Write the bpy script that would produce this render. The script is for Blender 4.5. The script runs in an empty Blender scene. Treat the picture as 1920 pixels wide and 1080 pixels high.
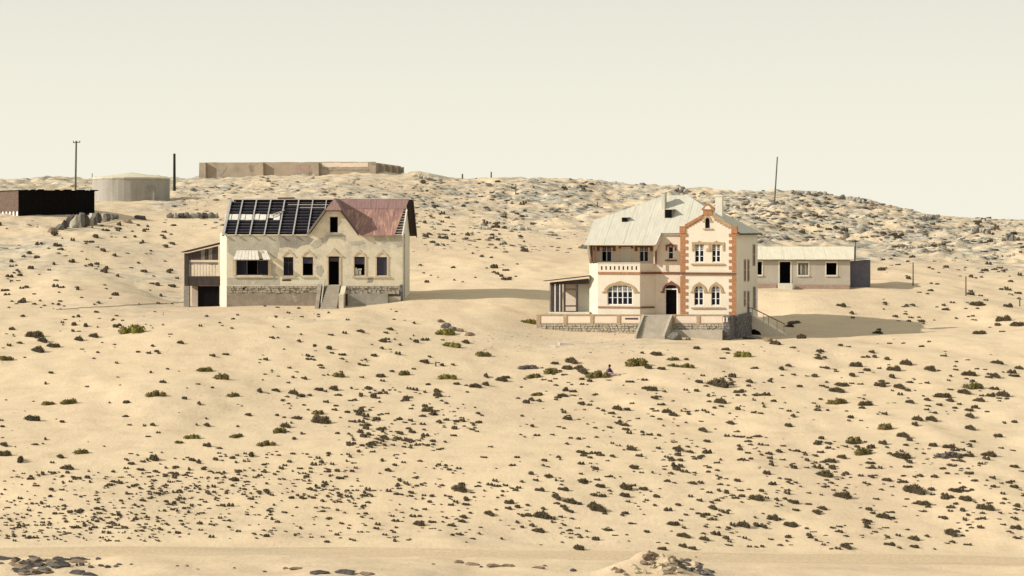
import bpy, bmesh, math, random
import numpy as np
from mathutils import Vector, Matrix
from mathutils.geometry import tessellate_polygon

R = math.radians
scene = bpy.context.scene
COL = scene.collection
CZ = 20.0            # camera height above the track level datum
F = 4000.0           # focal length in photograph pixels (1920 wide)
HOR = 430.0          # image row of the horizon

# ------------------------------------------------------------------ camera, sky, sun
cam = bpy.data.cameras.new('camera')
cam.sensor_width = 36.0
cam.lens = 36.0 * F / 1920.0
cam.shift_y = -(540.0 - HOR) / 1920.0
cam.clip_start = 1.0
cam.clip_end = 20000.0
camo = bpy.data.objects.new('camera', cam)
camo.location = (0, 0, CZ)
camo.rotation_euler = (R(90), 0, 0)
COL.objects.link(camo)
scene.camera = camo

SUN_DIR = Vector((0.86, 0.20, -0.47)).normalized()      # direction the light travels
world = bpy.data.worlds.new('World')
scene.world = world
world.use_nodes = True
wn, wl = world.node_tree.nodes, world.node_tree.links
wn.clear()
w_out = wn.new('ShaderNodeOutputWorld')
w_bg = wn.new('ShaderNodeBackground')
w_sky = wn.new('ShaderNodeTexSky')
w_sky.sky_type = 'NISHITA'
w_sky.sun_disc = False
w_sky.sun_elevation = math.asin(-SUN_DIR.z)
w_sky.sun_rotation = math.atan2(-SUN_DIR.x, -SUN_DIR.y)
w_sky.air_density = 1.0
w_sky.dust_density = 4.0
w_sky.ozone_density = 1.0
w_mix = wn.new('ShaderNodeMixRGB')                        # dusty desert air over the clear sky
w_mix.inputs[0].default_value = 0.90
w_tc = wn.new('ShaderNodeTexCoord')
w_sep = wn.new('ShaderNodeSeparateXYZ')
wl.new(w_tc.outputs['Generated'], w_sep.inputs[0])
w_rmp = wn.new('ShaderNodeValToRGB')
w_rmp.color_ramp.interpolation = 'EASE'
w_rmp.color_ramp.elements[0].color = (1.0, .965, .82, 1)
w_rmp.color_ramp.elements[1].color = (.635, .64, .565, 1)
w_rmp.color_ramp.elements[0].position = 0.0
w_rmp.color_ramp.elements[1].position = 0.25
wl.new(w_sep.outputs[2], w_rmp.inputs[0])
w_sc = wn.new('ShaderNodeVectorMath')
w_sc.operation = 'SCALE'
w_sc.inputs['Scale'].default_value = 8.5
wl.new(w_rmp.outputs[0], w_sc.inputs[0])
wl.new(w_sc.outputs[0], w_mix.inputs[2])
wl.new(w_sky.outputs[0], w_mix.inputs[1])
wl.new(w_mix.outputs[0], w_bg.inputs[0])
w_bg.inputs[1].default_value = 0.1
wl.new(w_bg.outputs[0], w_out.inputs[0])

sl = bpy.data.lights.new('sun', 'SUN')
sl.energy = 4.7
sl.angle = R(0.5)
sl.color = (1.0, 0.925, 0.815)
slo = bpy.data.objects.new('sun', sl)
slo.rotation_euler = SUN_DIR.to_track_quat('-Z', 'Y').to_euler()
slo.location = (-100, 0, 150)
COL.objects.link(slo)
vs = scene.view_settings
vs.view_transform = 'Standard'
vs.look = 'None'
vs.exposure = 0.25
vs.gamma = 1.0
vs.use_curve_mapping = False

# ------------------------------------------------------------------ materials
def M(name, c1, c2=None, scale=1.2, rough=0.9, bump=0.25, bscale=14.0, stretch=(1, 1, 1), fine=0.25,
      c3=None, t3=(0.58, 0.66), s3=0.7, spec=0.2, wave=None):
    m = bpy.data.materials.new(name)
    m.use_nodes = True
    n, l = m.node_tree.nodes, m.node_tree.links
    b = n['Principled BSDF']
    b.inputs['Roughness'].default_value = rough
    b.inputs['Specular IOR Level'].default_value = spec
    tc = n.new('ShaderNodeTexCoord')
    mp = n.new('ShaderNodeMapping')
    mp.inputs['Scale'].default_value = stretch
    l.new(tc.outputs['Object'], mp.inputs[0])
    n1 = n.new('ShaderNodeTexNoise')
    n1.inputs['Scale'].default_value = scale
    n1.inputs['Detail'].default_value = 7
    n1.inputs['Roughness'].default_value = 0.62
    l.new(mp.outputs[0], n1.inputs['Vector'])
    c2 = c2 or tuple(x * 0.78 for x in c1)
    rp = n.new('ShaderNodeValToRGB')
    rp.color_ramp.elements[0].position = 0.36
    rp.color_ramp.elements[1].position = 0.66
    rp.color_ramp.elements[0].color = (*c2, 1)
    rp.color_ramp.elements[1].color = (*c1, 1)
    l.new(n1.outputs[0], rp.inputs[0])
    col = rp.outputs[0]
    if c3:
        n3 = n.new('ShaderNodeTexNoise')
        n3.inputs['Scale'].default_value = s3
        n3.inputs['Detail'].default_value = 9
        n3.inputs['Roughness'].default_value = 0.7
        l.new(mp.outputs[0], n3.inputs['Vector'])
        r3 = n.new('ShaderNodeMapRange')
        r3.inputs[1].default_value = t3[0]
        r3.inputs[2].default_value = t3[1]
        l.new(n3.outputs[0], r3.inputs[0])
        mx = n.new('ShaderNodeMixRGB')
        l.new(r3.outputs[0], mx.inputs[0])
        l.new(col, mx.inputs[1])
        mx.inputs[2].default_value = (*c3, 1)
        col = mx.outputs[0]
    n2 = n.new('ShaderNodeTexNoise')
    n2.inputs['Scale'].default_value = bscale
    n2.inputs['Detail'].default_value = 4
    l.new(tc.outputs['Object'], n2.inputs['Vector'])
    r2 = n.new('ShaderNodeMapRange')
    r2.inputs[1].default_value = 0.3
    r2.inputs[2].default_value = 0.7
    r2.inputs[3].default_value = 1 - fine
    r2.inputs[4].default_value = 1 + fine * 0.4
    l.new(n2.outputs[0], r2.inputs[0])
    mm = n.new('ShaderNodeVectorMath')
    mm.operation = 'SCALE'
    l.new(col, mm.inputs[0])
    l.new(r2.outputs[0], mm.inputs['Scale'])
    l.new(mm.outputs[0], b.inputs['Base Color'])
    bp = n.new('ShaderNodeBump')
    bp.inputs['Strength'].default_value = bump
    bp.inputs['Distance'].default_value = 0.05
    if wave:
        wv = n.new('ShaderNodeTexWave')
        wv.inputs['Scale'].default_value = wave
        wv.bands_direction = 'X'
        l.new(tc.outputs['Object'], wv.inputs['Vector'])
        l.new(wv.outputs['Fac'], bp.inputs['Height'])
    else:
        l.new(n2.outputs[0], bp.inputs['Height'])
    l.new(bp.outputs[0], b.inputs['Normal'])
    return m

MT = {}
MT['plaster_l'] = M('weathered cream plaster', (.74, .665, .52), (.63, .565, .44), .9, c3=(.47, .44, .375), t3=(.50, .66), s3=.42)
MT['plaster_pale'] = M('pale lime plaster', (.70, .665, .54), (.60, .565, .455), 1.0)
MT['render_grey'] = M('bare grey render', (.50, .47, .39), (.40, .38, .32), 1.4, c3=(.60, .56, .46), t3=(.6, .7))
MT['render_dark'] = M('stained grey render', (.36, .33, .29), (.27, .25, .22), 1.3, c3=(.46, .42, .36), t3=(.58, .68))
MT['plinth'] = M('brown cement plinth', (.34, .285, .225), (.25, .21, .17), 1.2, c3=(.45, .38, .29), t3=(.58, .68))
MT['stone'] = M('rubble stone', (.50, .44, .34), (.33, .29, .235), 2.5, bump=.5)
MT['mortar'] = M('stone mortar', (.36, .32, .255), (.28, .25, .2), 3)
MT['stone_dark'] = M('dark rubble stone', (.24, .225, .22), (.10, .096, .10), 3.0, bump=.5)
MT['trim_l'] = M('ochre trim plaster', (.63, .53, .385), (.52, .44, .32), 3)
MT['plaster_r'] = M('cream painted plaster', (.735, .665, .555), (.67, .605, .50), .7, fine=.14, c3=(.60, .535, .43), t3=(.56, .74), s3=.45)
MT['plaster_pink'] = M('pinkish cream plaster', (.73, .615, .505), (.66, .55, .45), .8, fine=.14, c3=(.56, .48, .39), t3=(.58, .74), s3=.5)
MT['plaster_shade'] = M('pale side plaster', (.72, .68, .58), (.66, .62, .53), .8, fine=.12)
MT['terracotta'] = M('terracotta brick trim', (.45, .225, .115), (.34, .165, .085), 4, fine=.3)
MT['ochre'] = M('ochre brick trim', (.50, .36, .22), (.37, .265, .16), 4, fine=.3)
MT['redbrown'] = M('red brown brick trim', (.25, .105, .065), (.19, .08, .05), 4)
MT['band'] = M('brown string course', (.22, .095, .045), (.16, .07, .035), 3)
MT['roof_grey'] = M('pale galvanised roof sheet', (.55, .525, .435), (.46, .44, .375), 1.4, rough=.7, stretch=(3, .4, .4), wave=1.1, bump=.09, fine=.1, spec=.35)
MT['roof_red'] = M('rusted red roof sheet', (.33, .195, .165), (.23, .125, .115), 1.6, rough=.8, stretch=(3.2, .5, .5), wave=1.1, bump=.15, c3=(.47, .28, .205), t3=(.5, .62), s3=.9)
MT['roof_red_top'] = M('faded mauve roof sheet', (.30, .185, .17), (.225, .135, .125), 1.6, rough=.8, stretch=(3.2, .5, .5), wave=1.1, bump=.15)
MT['roof_cream'] = M('cream roof sheet', (.68, .635, .51), (.60, .555, .44), .9, rough=.7, stretch=(3, .5, .5), wave=.9, bump=.06, fine=.1)
MT['felt'] = M('black roofing felt', (.012, .012, .018), (.008, .008, .012), 2, rough=.95, spec=.05)
MT['batten'] = M('weathered grey batten', (.20, .195, .21), (.11, .11, .13), 3, stretch=(.4, 2, 2))
MT['rafter'] = M('silver grey rafter', (.42, .41, .40), (.32, .31, .31), 3)
MT['board_white'] = M('bleached white board', (.74, .71, .64), (.60, .57, .51), 3)
MT['wood_dark'] = M('dark weathered wood', (.085, .065, .058), (.05, .04, .038), 3, stretch=(3, 3, .6))
MT['wood_grey'] = M('grey weathered wood', (.25, .215, .185), (.17, .145, .13), 3, stretch=(3, 3, .6))
MT['tar'] = M('black tarred board', (.010, .009, .009), (.007, .006, .006), 2, rough=.95, spec=.04)
MT['rust_board'] = M('rust brown sheet wall', (.165, .11, .085), (.11, .08, .065), 2)
MT['painted_shade'] = M('near-black painted shade', (.014, .012, .013), (.009, .008, .009), 2, rough=1, spec=0)  # near-black colour that stands in for the shade inside rooms and openings
MT['white_paint'] = M('white window paint', (.80, .79, .76), (.70, .69, .66), 4, fine=.1)
MT['concrete'] = M('pale concrete', (.46, .41, .335), (.37, .33, .27), 1.2, c3=(.36, .32, .26), t3=(.6, .7))
MT['tank'] = M('grey concrete tank wall', (.40, .38, .335), (.32, .305, .275), .7, stretch=(1, 1, .3), c3=(.33, .31, .28), t3=(.58, .7))
MT['tank_roof'] = M('pale tank roof', (.62, .57, .44), (.54, .50, .39), 1)
MT['ruin'] = M('mottled adobe wall', (.44, .36, .27), (.34, .28, .21), .5, c3=(.25, .205, .16), t3=(.56, .64), s3=.4)
MT['shed_wall'] = M('grey beige shed plaster', (.50, .455, .385), (.43, .39, .33), .7, c3=(.40, .36, .31), t3=(.6, .7))
MT['shed_blue_shade'] = M('shaded slate blue lean-to wall', (.16, .16, .20), (.12, .12, .155), 1)  # grey-blue paint, deepened with the shade this recessed wall stands in
MT['pink_base'] = M('pinkish brick base', (.42, .31, .25), (.34, .25, .2), 3)
MT['pole'] = M('grey timber pole', (.16, .14, .115), (.10, .09, .075), 3)
MT['pole_dark'] = M('dark iron pole', (.035, .032, .03), (.025, .022, .02), 3)
MT['rock_pale'] = M('pale grey rock', (.48, .435, .35), (.34, .315, .26), 2.2, bump=.6, c3=(.20, .19, .17), t3=(.58, .66), s3=2)
MT['rock_slate'] = M('dark purplish slate', (.115, .095, .085), (.055, .048, .048), 2.2, bump=.6)
MT['rock_sand'] = M('cream sandstone', (.60, .50, .35), (.46, .37, .25), 2.2, bump=.6, c3=(.34, .25, .15), t3=(.6, .7), s3=2)
MT['rock_grey'] = M('dark grey rock', (.215, .20, .175), (.12, .115, .105), 2.2, bump=.6)
MT['rock_brown'] = M('brown rock', (.30, .22, .15), (.20, .15, .105), 2.2, bump=.6)
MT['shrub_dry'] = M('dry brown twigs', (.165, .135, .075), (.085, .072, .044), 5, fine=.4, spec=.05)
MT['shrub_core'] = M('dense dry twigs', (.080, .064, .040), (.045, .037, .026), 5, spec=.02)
MT['shrub_olive'] = M('olive bush leaves', (.20, .165, .06), (.11, .095, .04), 5, fine=.4, spec=.05)
MT['shrub_green'] = M('yellow green bush leaves', (.24, .205, .055), (.13, .12, .04), 5, fine=.4, spec=.05)
MT['shrub_grey'] = M('grey lilac succulent bush', (.165, .135, .13), (.10, .085, .085), 5, fine=.4, spec=.05)
MT['purple'] = M('purple cloth', (.07, .03, .11), (.05, .02, .08), 6)
MT['trouser'] = M('pale lilac cloth', (.55, .45, .50), (.45, .36, .42), 6)
MT['skin'] = M('tanned skin', (.34, .20, .14), (.30, .17, .12), 6)
MT['hair'] = M('dark hair', (.012, .009, .010), (.008, .006, .007), 6)

def glass(name, col, rough=.12):
    m = bpy.data.materials.new(name)
    m.use_nodes = True
    b = m.node_tree.nodes['Principled BSDF']
    b.inputs['Base Color'].default_value = (*col, 1)
    b.inputs['Roughness'].default_value = rough
    b.inputs['IOR'].default_value = 1.2
    n, l = m.node_tree.nodes, m.node_tree.links
    t = n.new('ShaderNodeTexNoise')
    t.inputs['Scale'].default_value = 3
    bp = n.new('ShaderNodeBump')
    bp.inputs['Strength'].default_value = .08
    l.new(t.outputs[0], bp.inputs['Height'])
    l.new(bp.outputs[0], b.inputs['Normal'])
    return m
MT['glass'] = glass('dark window glass', (.010, .010, .020), .35)
MT['glass_blue'] = glass('dusty bluish window glass', (.05, .05, .08), .4)

# ------------------------------------------------------------------ mesh helpers
class MB:
    def __init__(s):
        s.v, s.f, s.mi = [], [], []
    def add(s, verts, faces):
        k = len(s.v)
        s.v += [tuple(p) for p in verts]
        s.f += [tuple(i + k for i in f) for f in faces]
    def quad(s, a, b, c, d):
        s.add([a, b, c, d], [(0, 1, 2, 3)])
    def box(s, x0, x1, y0, y1, z0, z1):
        s.add([(x0, y0, z0), (x1, y0, z0), (x1, y1, z0), (x0, y1, z0), (x0, y0, z1), (x1, y0, z1), (x1, y1, z1), (x0, y1, z1)],
              [(0, 3, 2, 1), (4, 5, 6, 7), (0, 1, 5, 4), (1, 2, 6, 5), (2, 3, 7, 6), (3, 0, 4, 7)])
    def slab(s, loop, holes, fr, c0, c1):
        """solid plate: outline and holes in 2-D, fr(a, b, c) -> xyz, between c0 and c1"""
        loops = [loop] + list(holes)
        flat = [p for lp in loops for p in lp]
        tris = tessellate_polygon([[Vector((p[0], p[1], 0)) for p in lp] for lp in loops])
        n = len(flat)
        vs_ = [fr(p[0], p[1], c0) for p in flat] + [fr(p[0], p[1], c1) for p in flat]
        fs = [tuple(t) for t in tris] + [tuple(i + n for i in reversed(t)) for t in tris]
        k = 0
        for lp in loops:
            m = len(lp)
            for i in range(m):
                j = (i + 1) % m
                fs.append((k + i, k + j, k + j + n, k + i + n))
            k += m
        s.add(vs_, fs)
    def tube(s, p, q, r, n=6, r2=None):
        p, q = Vector(p), Vector(q)
        r2 = r if r2 is None else r2
        d = (q - p).normalized()
        a = d.orthogonal().normalized()
        b = d.cross(a)
        vs_ = []
        for (c, rr) in ((p, r), (q, r2)):
            for i in range(n):
                t = 2 * math.pi * i / n
                vs_.append(c + (a * math.cos(t) + b * math.sin(t)) * rr)
        fs = [(i, (i + 1) % n, n + (i + 1) % n, n + i) for i in range(n)] + [tuple(range(n))[::-1], tuple(range(n, 2 * n))]
        s.add(vs_, fs)
    def bar(s, p, q, w, h):
        """rectangular beam from p to q, w across, h up"""
        p, q = Vector(p), Vector(q)
        d = (q - p).normalized()
        up = Vector((0, 0, 1)) if abs(d.z) < .95 else Vector((0, 1, 0))
        a = d.cross(up).normalized() * (w / 2)
        b = a.cross(d).normalized() * (h / 2)
        vs_ = [c + x * a + y * b for c in (p, q) for (x, y) in ((-1, -1), (1, -1), (1, 1), (-1, 1))]
        s.add(vs_, [(0, 1, 2, 3), (7, 6, 5, 4), (0, 4, 5, 1), (1, 5, 6, 2), (2, 6, 7, 3), (3, 7, 4, 0)])
    def mesh(s, name, mats, smooth=False):
        me = bpy.data.meshes.new(name)
        me.from_pydata(s.v, [], s.f)
        for m in (mats if isinstance(mats, (list, tuple)) else [mats]):
            me.materials.append(MT[m] if isinstance(m, str) else m)
        if len(s.f) < 6000:
            bm = bmesh.new()
            bm.from_mesh(me)
            bmesh.ops.recalc_face_normals(bm, faces=bm.faces)
            bm.to_mesh(me)
            bm.free()
        if smooth:
            for p in me.polygons:
                p.use_smooth = True
        return me
    def build(s, name, mat, parent=None, smooth=False, label=None, kind=None):
        o = bpy.data.objects.new(name, s.mesh(name, mat, smooth))
        COL.objects.link(o)
        if parent:
            o.parent = parent
        if label:
            o['label'] = label
        if kind:
            o['kind'] = kind
        return o

def tag(o, label, cat, group=None, kind=None):
    if label: o['label'] = label
    if cat: o['category'] = cat
    if group: o['group'] = group
    if kind: o['kind'] = kind
    return o

def thing(name, loc, rot, label, cat, group=None):
    o = bpy.data.objects.new(name, None)
    o.empty_display_size = .5
    o.location = loc
    o.rotation_euler = (0, 0, rot)
    COL.objects.link(o)
    return tag(o, label, cat, group)

def FR(a, b, c):            # facade frame: a along the wall, b up, c into the house
    return (a, c, b)

def ray(px, py, d):         # a point d metres out along the line of sight
    return Vector(((px - 960) / F * d, d, CZ + (HOR - py) / F * d))

class Site:
    """a building's own axes: u along the front, v towards the back, z up"""
    def __init__(s, px, py, d, deg):
        s.o = ray(px, py, d)
        s.a = R(deg)
        s.uv = Vector((math.cos(s.a), math.sin(s.a), 0))
        s.vv = Vector((-math.sin(s.a), math.cos(s.a), 0))
    def _hit(s, px, py, n, off):
        d = Vector(((px - 960) / F, 1, (HOR - py) / F))
        rel = s.o - Vector((0, 0, CZ))
        t = (rel.dot(n) + off) / d.dot(n)
        return d * t - rel
    def P(s, px, py, v=0.0):
        q = s._hit(px, py, s.vv, v)
        return (q.dot(s.uv), q.z)
    def S(s, px, py, u):
        q = s._hit(px, py, s.uv, u)
        return (q.dot(s.vv), q.z)
    def L(s, pts, v=0.0):
        return [s.P(x, y, v) for x, y in pts]
    def rc(s, x0, y0, x1, y1, v=0.0):
        return s.L([(x0, y1), (x1, y1), (x1, y0), (x0, y0)], v)
    def bx(s, mb, x0, y0, x1, y1, v0, v1):
        mb.slab(s.rc(x0, y0, x1, y1, v0), [], FR, v0, v1)
    def stone(s, mb, x0, y0, x1, y1, v0, v1, r):
        j = lambda k: r.uniform(-k, k)
        w, h = x1 - x0, y1 - y0
        pts = [(x0 + j(.5), y1 + j(.5)), (x0 + w * .5 + j(1), y1 + j(.5)), (x1 + j(.5), y1 + j(.6)), (x1 + j(.6), y0 + h * .4 + j(.6)), (x1 - w * .2 + j(.8), y0 + j(.5)), (x0 + w * .3 + j(.8), y0 + j(.5)), (x0 + j(.7), y0 + h * .4)]
        mb.slab(s.L(pts, v0), [], FR, v0, v1)
    def part(s, name, mat, parent, pts, v0, v1, holes=(), label=None):
        mb = MB()
        mb.slab(s.L(pts, v0), [s.L(h, v0) for h in holes], FR, v0, v1)
        return mb.build(name, mat, parent, label=label)
    def bpart(s, name, mat, parent, x0, y0, x1, y1, v0, v1, label=None):
        return s.part(name, mat, parent, [(x0, y1), (x1, y1), (x1, y0), (x0, y0)], v0, v1, label=label)

def RC(x0, y0, x1, y1):
    return [(x0, y1), (x1, y1), (x1, y0), (x0, y0)]

def arch_px(x0, x1, ytop, yspring, ybot, n=8):
    """window opening with an arched head, in photograph pixels"""
    cx, rx, ry = (x0 + x1) / 2, (x1 - x0) / 2, yspring - ytop
    pts = [(x0, ybot), (x1, ybot)]
    for i in range(n + 1):
        t = math.pi * i / n
        pts.append((cx + rx * math.cos(t), yspring - ry * math.sin(t)))
    return pts

def hood_px(x0, x1, ytop, yspring, w, peak=2.0, foot=3.0, n=10):
    """arched hood moulding with turned-out feet and a small keystone peak"""
    cx = (x0 + x1) / 2
    rx, ry = (x1 - x0) / 2, yspring - ytop
    outer, inner = [], []
    for i in range(n + 1):
        t = math.pi * i / n
        k = peak * max(0, 1 - abs(t - math.pi / 2) / .35)
        outer.append((cx + rx * math.cos(t), yspring - ry * math.sin(t) - k))
        inner.append((cx + (rx - w) * math.cos(t), yspring - (ry - w * .9) * math.sin(t)))
    right = [(x1 + foot, yspring + 2.5), (x1 + foot, yspring)]
    left = [(x0 - foot, yspring), (x0 - foot, yspring + 2.5), (x0 + w, yspring + 2.5)]
    return [(x1 - w, yspring + 2.5)] + right + outer + left + inner[::-1]

def clip_u(poly, u0, u1):
    def cut(p, lim, sign):
        out = []
        for i in range(len(p)):
            a, b = p[i], p[(i + 1) % len(p)]
            da, db = (a[0] - lim) * sign, (b[0] - lim) * sign
            if da >= 0: out.append(a)
            if (da >= 0) != (db >= 0):
                t = da / (da - db)
                out.append((a[0] + (b[0] - a[0]) * t, a[1] + (b[1] - a[1]) * t))
        return out
    p = cut(poly, u0, 1)
    return cut(p, u1, -1) if len(p) > 2 else []

def sheets(poly, zf, step, name, mat, parent, rng, thick=.035, jit=.012, swap=False):
    """cover a planar slope with overlapping roof sheets, each its own part; poly in (u, v)"""
    us = [p[0] for p in poly]
    u, k = min(us), 0
    while u < max(us) - .05:
        e = min(u + step, max(us))
        p = clip_u(poly, u + .006, e + .004)
        if len(p) > 2:
            lift = (.012 if k % 2 else 0) + rng.uniform(0, jit)
            mb = MB()
            fr = (lambda a, b, c: (b, a, zf(b, a) + c + lift)) if swap else (lambda a, b, c: (a, b, zf(a, b) + c + lift))
            mb.slab(p, [], fr, 0, thick)
            mb.build(name, mat, parent)
        u, k = u + step, k + 1

def window(st, parent, x0, y0, x1, y1, v, cols, rows, fw=1.3, mw=1.2, mat='white_paint', gl='glass', skip=(), lattice=None):
    """frame (one mesh) with a pane for each light; rows are image rows of the crossbars"""
    mb = MB()
    xs = [x0 + (x1 - x0) * i / cols for i in range(cols + 1)]
    for x in (x0, x1): st.bx(mb, x - (0 if x == x0 else fw), y0, x + (fw if x == x0 else 0), y1, v + .10, v + .18)
    for y in (y0, y1): st.bx(mb, x0 + fw, y - (0 if y == y0 else fw), x1 - fw, y + (fw if y == y0 else 0), v + .102, v + .178)
    for x in xs[1:-1]: st.bx(mb, x - mw / 2, y0 + fw, x + mw / 2, y1 - fw, v + .105, v + .175)
    for y in rows: st.bx(mb, x0 + fw, y - .5, x1 - fw, y + .5, v + .115, v + .165)
    if lattice:
        ya, yb, nx, ny = lattice
        for i in range(1, nx):
            x = x0 + (x1 - x0) * i / nx
            st.bx(mb, x - .25, ya, x + .25, yb, v + .12, v + .16)
        for i in range(1, ny):
            y = ya + (yb - ya) * i / ny
            st.bx(mb, x0 + fw, y - .25, x1 - fw, y + .25, v + .122, v + .158)
    fr = mb.build('window', mat, parent)
    for i in range(cols):
        if i in skip: continue
        p = MB()
        p.slab(st.rc(xs[i] + .3, y0 + .3, xs[i + 1] - .3, y1 - .3, v + .14), [], FR, v + .136, v + .142)
        p.build('pane', gl, fr)
    return fr

# ------------------------------------------------------------------ terrain
def _hash(ix, iy, seed):
    h = (ix.astype(np.int64) * 374761393 + iy.astype(np.int64) * 668265263 + seed * 1442695041) & 0xFFFFFFFF
    h = ((h ^ (h >> 13)) * 1274126177) & 0xFFFFFFFF
    return ((h ^ (h >> 16)) & 0xFFFFFF) / float(0xFFFFFF)

def vnoise(x, y, seed=0):
    ix, iy = np.floor(x), np.floor(y)
    fx, fy = x - ix, y - iy
    fx, fy = fx * fx * (3 - 2 * fx), fy * fy * (3 - 2 * fy)
    a, b = _hash(ix, iy, seed), _hash(ix + 1, iy, seed)
    c, d = _hash(ix, iy + 1, seed), _hash(ix + 1, iy + 1, seed)
    return (a + (b - a) * fx) * (1 - fy) + (c + (d - c) * fx) * fy

def fbm(x, y, seed=0, oct=4):
    s, a, t = 0, .5, 0
    for i in range(oct):
        s = s + a * vnoise(x * 2 ** i + 17.3 * i, y * 2 ** i - 9.1 * i, seed + i)
        t += a
        a *= .5
    return s / t - .5

def sstep(a, b, x):
    t = np.clip((x - a) / (b - a), 0, 1)
    return t * t * (3 - 2 * t)

CP = []
for px in (-500, 0, 480, 960, 1440, 1920, 2420):
    f = max(0, (px - 600)) / 1320
    CP += [(px, 1090, 108), (px, 1047 + 14 * f, 119), (px, 1019 + 18 * f, 127), (px, 935, 137), (px, 846, 150), (px, 732, 172)]
CP += [(-500, 640, 190), (0, 640, 190), (150, 645, 188), (300, 620, 190), (500, 604, 199), (700, 603, 200), (800, 622, 197), (900, 650, 193), (1050, 652, 193),
       (1250, 652, 191), (1400, 655, 190), (1600, 655, 190), (1900, 645, 190), (2420, 645, 190),
       (345, 578, 212), (425, 577, 211), (490, 574, 211), (560, 576, 211), (620, 580, 209), (700, 572, 211), (765, 561, 212),
       (560, 560, 219), (760, 550, 223), (345, 566, 224), (850, 558, 215), (850, 543, 224), (980, 554, 215), (980, 543, 224), (1030, 552, 219), (970, 578, 208), (900, 592, 203), (960, 604, 200),
       (1006, 616, 202), (1100, 620, 200), (1200, 633, 195), (1255, 638, 193), (1352, 636, 196), (1400, 636, 198), (1470, 630, 204),
       (1060, 578, 215), (1250, 586, 217), (1420, 600, 217), (1450, 630, 205), (1500, 618, 208), (1500, 602, 214), (1600, 624, 206), (1600, 601, 214), (1750, 620, 207), (1750, 604, 214), (1900, 614, 205), (2420, 614, 205),
       (1420, 542, 232), (1520, 542, 231), (1600, 542, 231), (1660, 542, 232), (1500, 532, 242), (1500, 562, 222), (1700, 566, 222), (1800, 550, 230), (1920, 560, 228), (2420, 560, 228),
       (800, 518, 236), (800, 466, 262), (800, 420, 300), (800, 372, 350), (960, 515, 236), (960, 466, 264), (960, 420, 305), (960, 376, 350),
       (1150, 522, 234), (1150, 460, 270), (1150, 414, 312), (1150, 382, 352), (1300, 500, 250), (1300, 430, 300), (1300, 392, 350),
       (1500, 488, 268), (1500, 437, 310), (1500, 396, 350), (1700, 502, 258), (1700, 456, 300), (1700, 420, 350), (1920, 522, 248), (1920, 476, 290), (1920, 440, 340), (2420, 522, 248), (2420, 470, 340),
       (0, 560, 215), (0, 485, 243), (100, 545, 218), (100, 470, 245), (100, 428, 260), (35, 410, 267), (177, 398, 277), (-80, 410, 267), (-500, 410, 270), (-500, 545, 215), (110, 380, 300), (20, 375, 300),
       (300, 549, 229), (300, 490, 246), (300, 428, 270), (300, 398, 290), (300, 362, 335), (245, 378, 303), (175, 375, 309), (330, 377, 310),
       (500, 505, 241), (500, 425, 268), (500, 390, 300), (500, 357, 340), (650, 512, 241), (650, 385, 305), (650, 352, 345)]
SKY = [(-500, 375), (-200, 362), (0, 352), (90, 343), (175, 341), (250, 340), (330, 339), (373, 336), (470, 333), (560, 331), (650, 329), (746, 324), (800, 337), (860, 340), (960, 341), (1060, 338), (1120, 345),
       (1200, 354), (1280, 361), (1380, 360), (1450, 359), (1500, 363), (1560, 371), (1640, 385), (1700, 398), (1760, 409), (1800, 412), (1850, 412), (1920, 417), (2100, 430), (2420, 440)]
for px, py in SKY:
    d = 380 if 373 <= px <= 746 else 392
    CP.append((px, py, d))
    z = (HOR - py) / F * d
    for dd, dz in ((425, -4.5), (480, -11)):
        CP.append((px, HOR - (z + dz) / dd * F, dd))
cpx = np.array([((a - 960) / F * d, d) for a, b, d in CP])
cpz = np.array([CZ + (HOR - b) / F * d for a, b, d in CP])

def _u(r2):
    return np.where(r2 > 1e-9, r2 * np.log(np.maximum(r2, 1e-9)), 0)
_sc = 100.0
_c = cpx / _sc
_n = len(_c)
_K = _u(((_c[:, None] - _c[None]) ** 2).sum(-1)) + np.eye(_n) * 2e-3
_Pm = np.c_[np.ones(_n), _c]
_A = np.block([[_K, _Pm], [_Pm.T, np.zeros((3, 3))]])
_w = np.linalg.solve(_A, np.r_[cpz, 0, 0, 0])

def tps(x, y):
    sh = x.shape
    x, y = x.ravel() / _sc, y.ravel() / _sc
    out = np.empty_like(x)
    for i in range(0, len(x), 40000):
        a, b = x[i:i + 40000], y[i:i + 40000]
        r2 = (a[:, None] - _c[None, :, 0]) ** 2 + (b[:, None] - _c[None, :, 1]) ** 2
        out[i:i + 40000] = _u(r2) @ _w[:_n] + _w[_n] + _w[_n + 1] * a + _w[_n + 2] * b
    return out.reshape(sh)

FLAT = [(-21.5, 214, 13, 7), (13, 201, 14, 9)]
def rocky(x, y):
    px = 960 + F * x / np.maximum(y, 50)
    right = sstep(700, 1500, px)
    r = sstep(285 - 45 * right, 350 - 60 * right, y)
    r = r * (.62 + .38 * right) + .25 * sstep(205, 240, y) * (1 - sstep(330, 360, px))
    r = np.clip(r + (fbm(x / 22, y / 30, 5) * 1.5) * (r > .02), 0, 1)
    for cx, cy, rx, ry, a in ((6, 194, 11, 5, .3), (16, 190, 9, 3, .22), (-36, 205, 12, 14, .3), (-16, 197.5, 7, 2.2, .3)):
        r = r + a * np.exp(-((x - cx) / rx) ** 2 - ((y - cy) / ry) ** 2)
    return np.clip(r, 0, 1)

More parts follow.
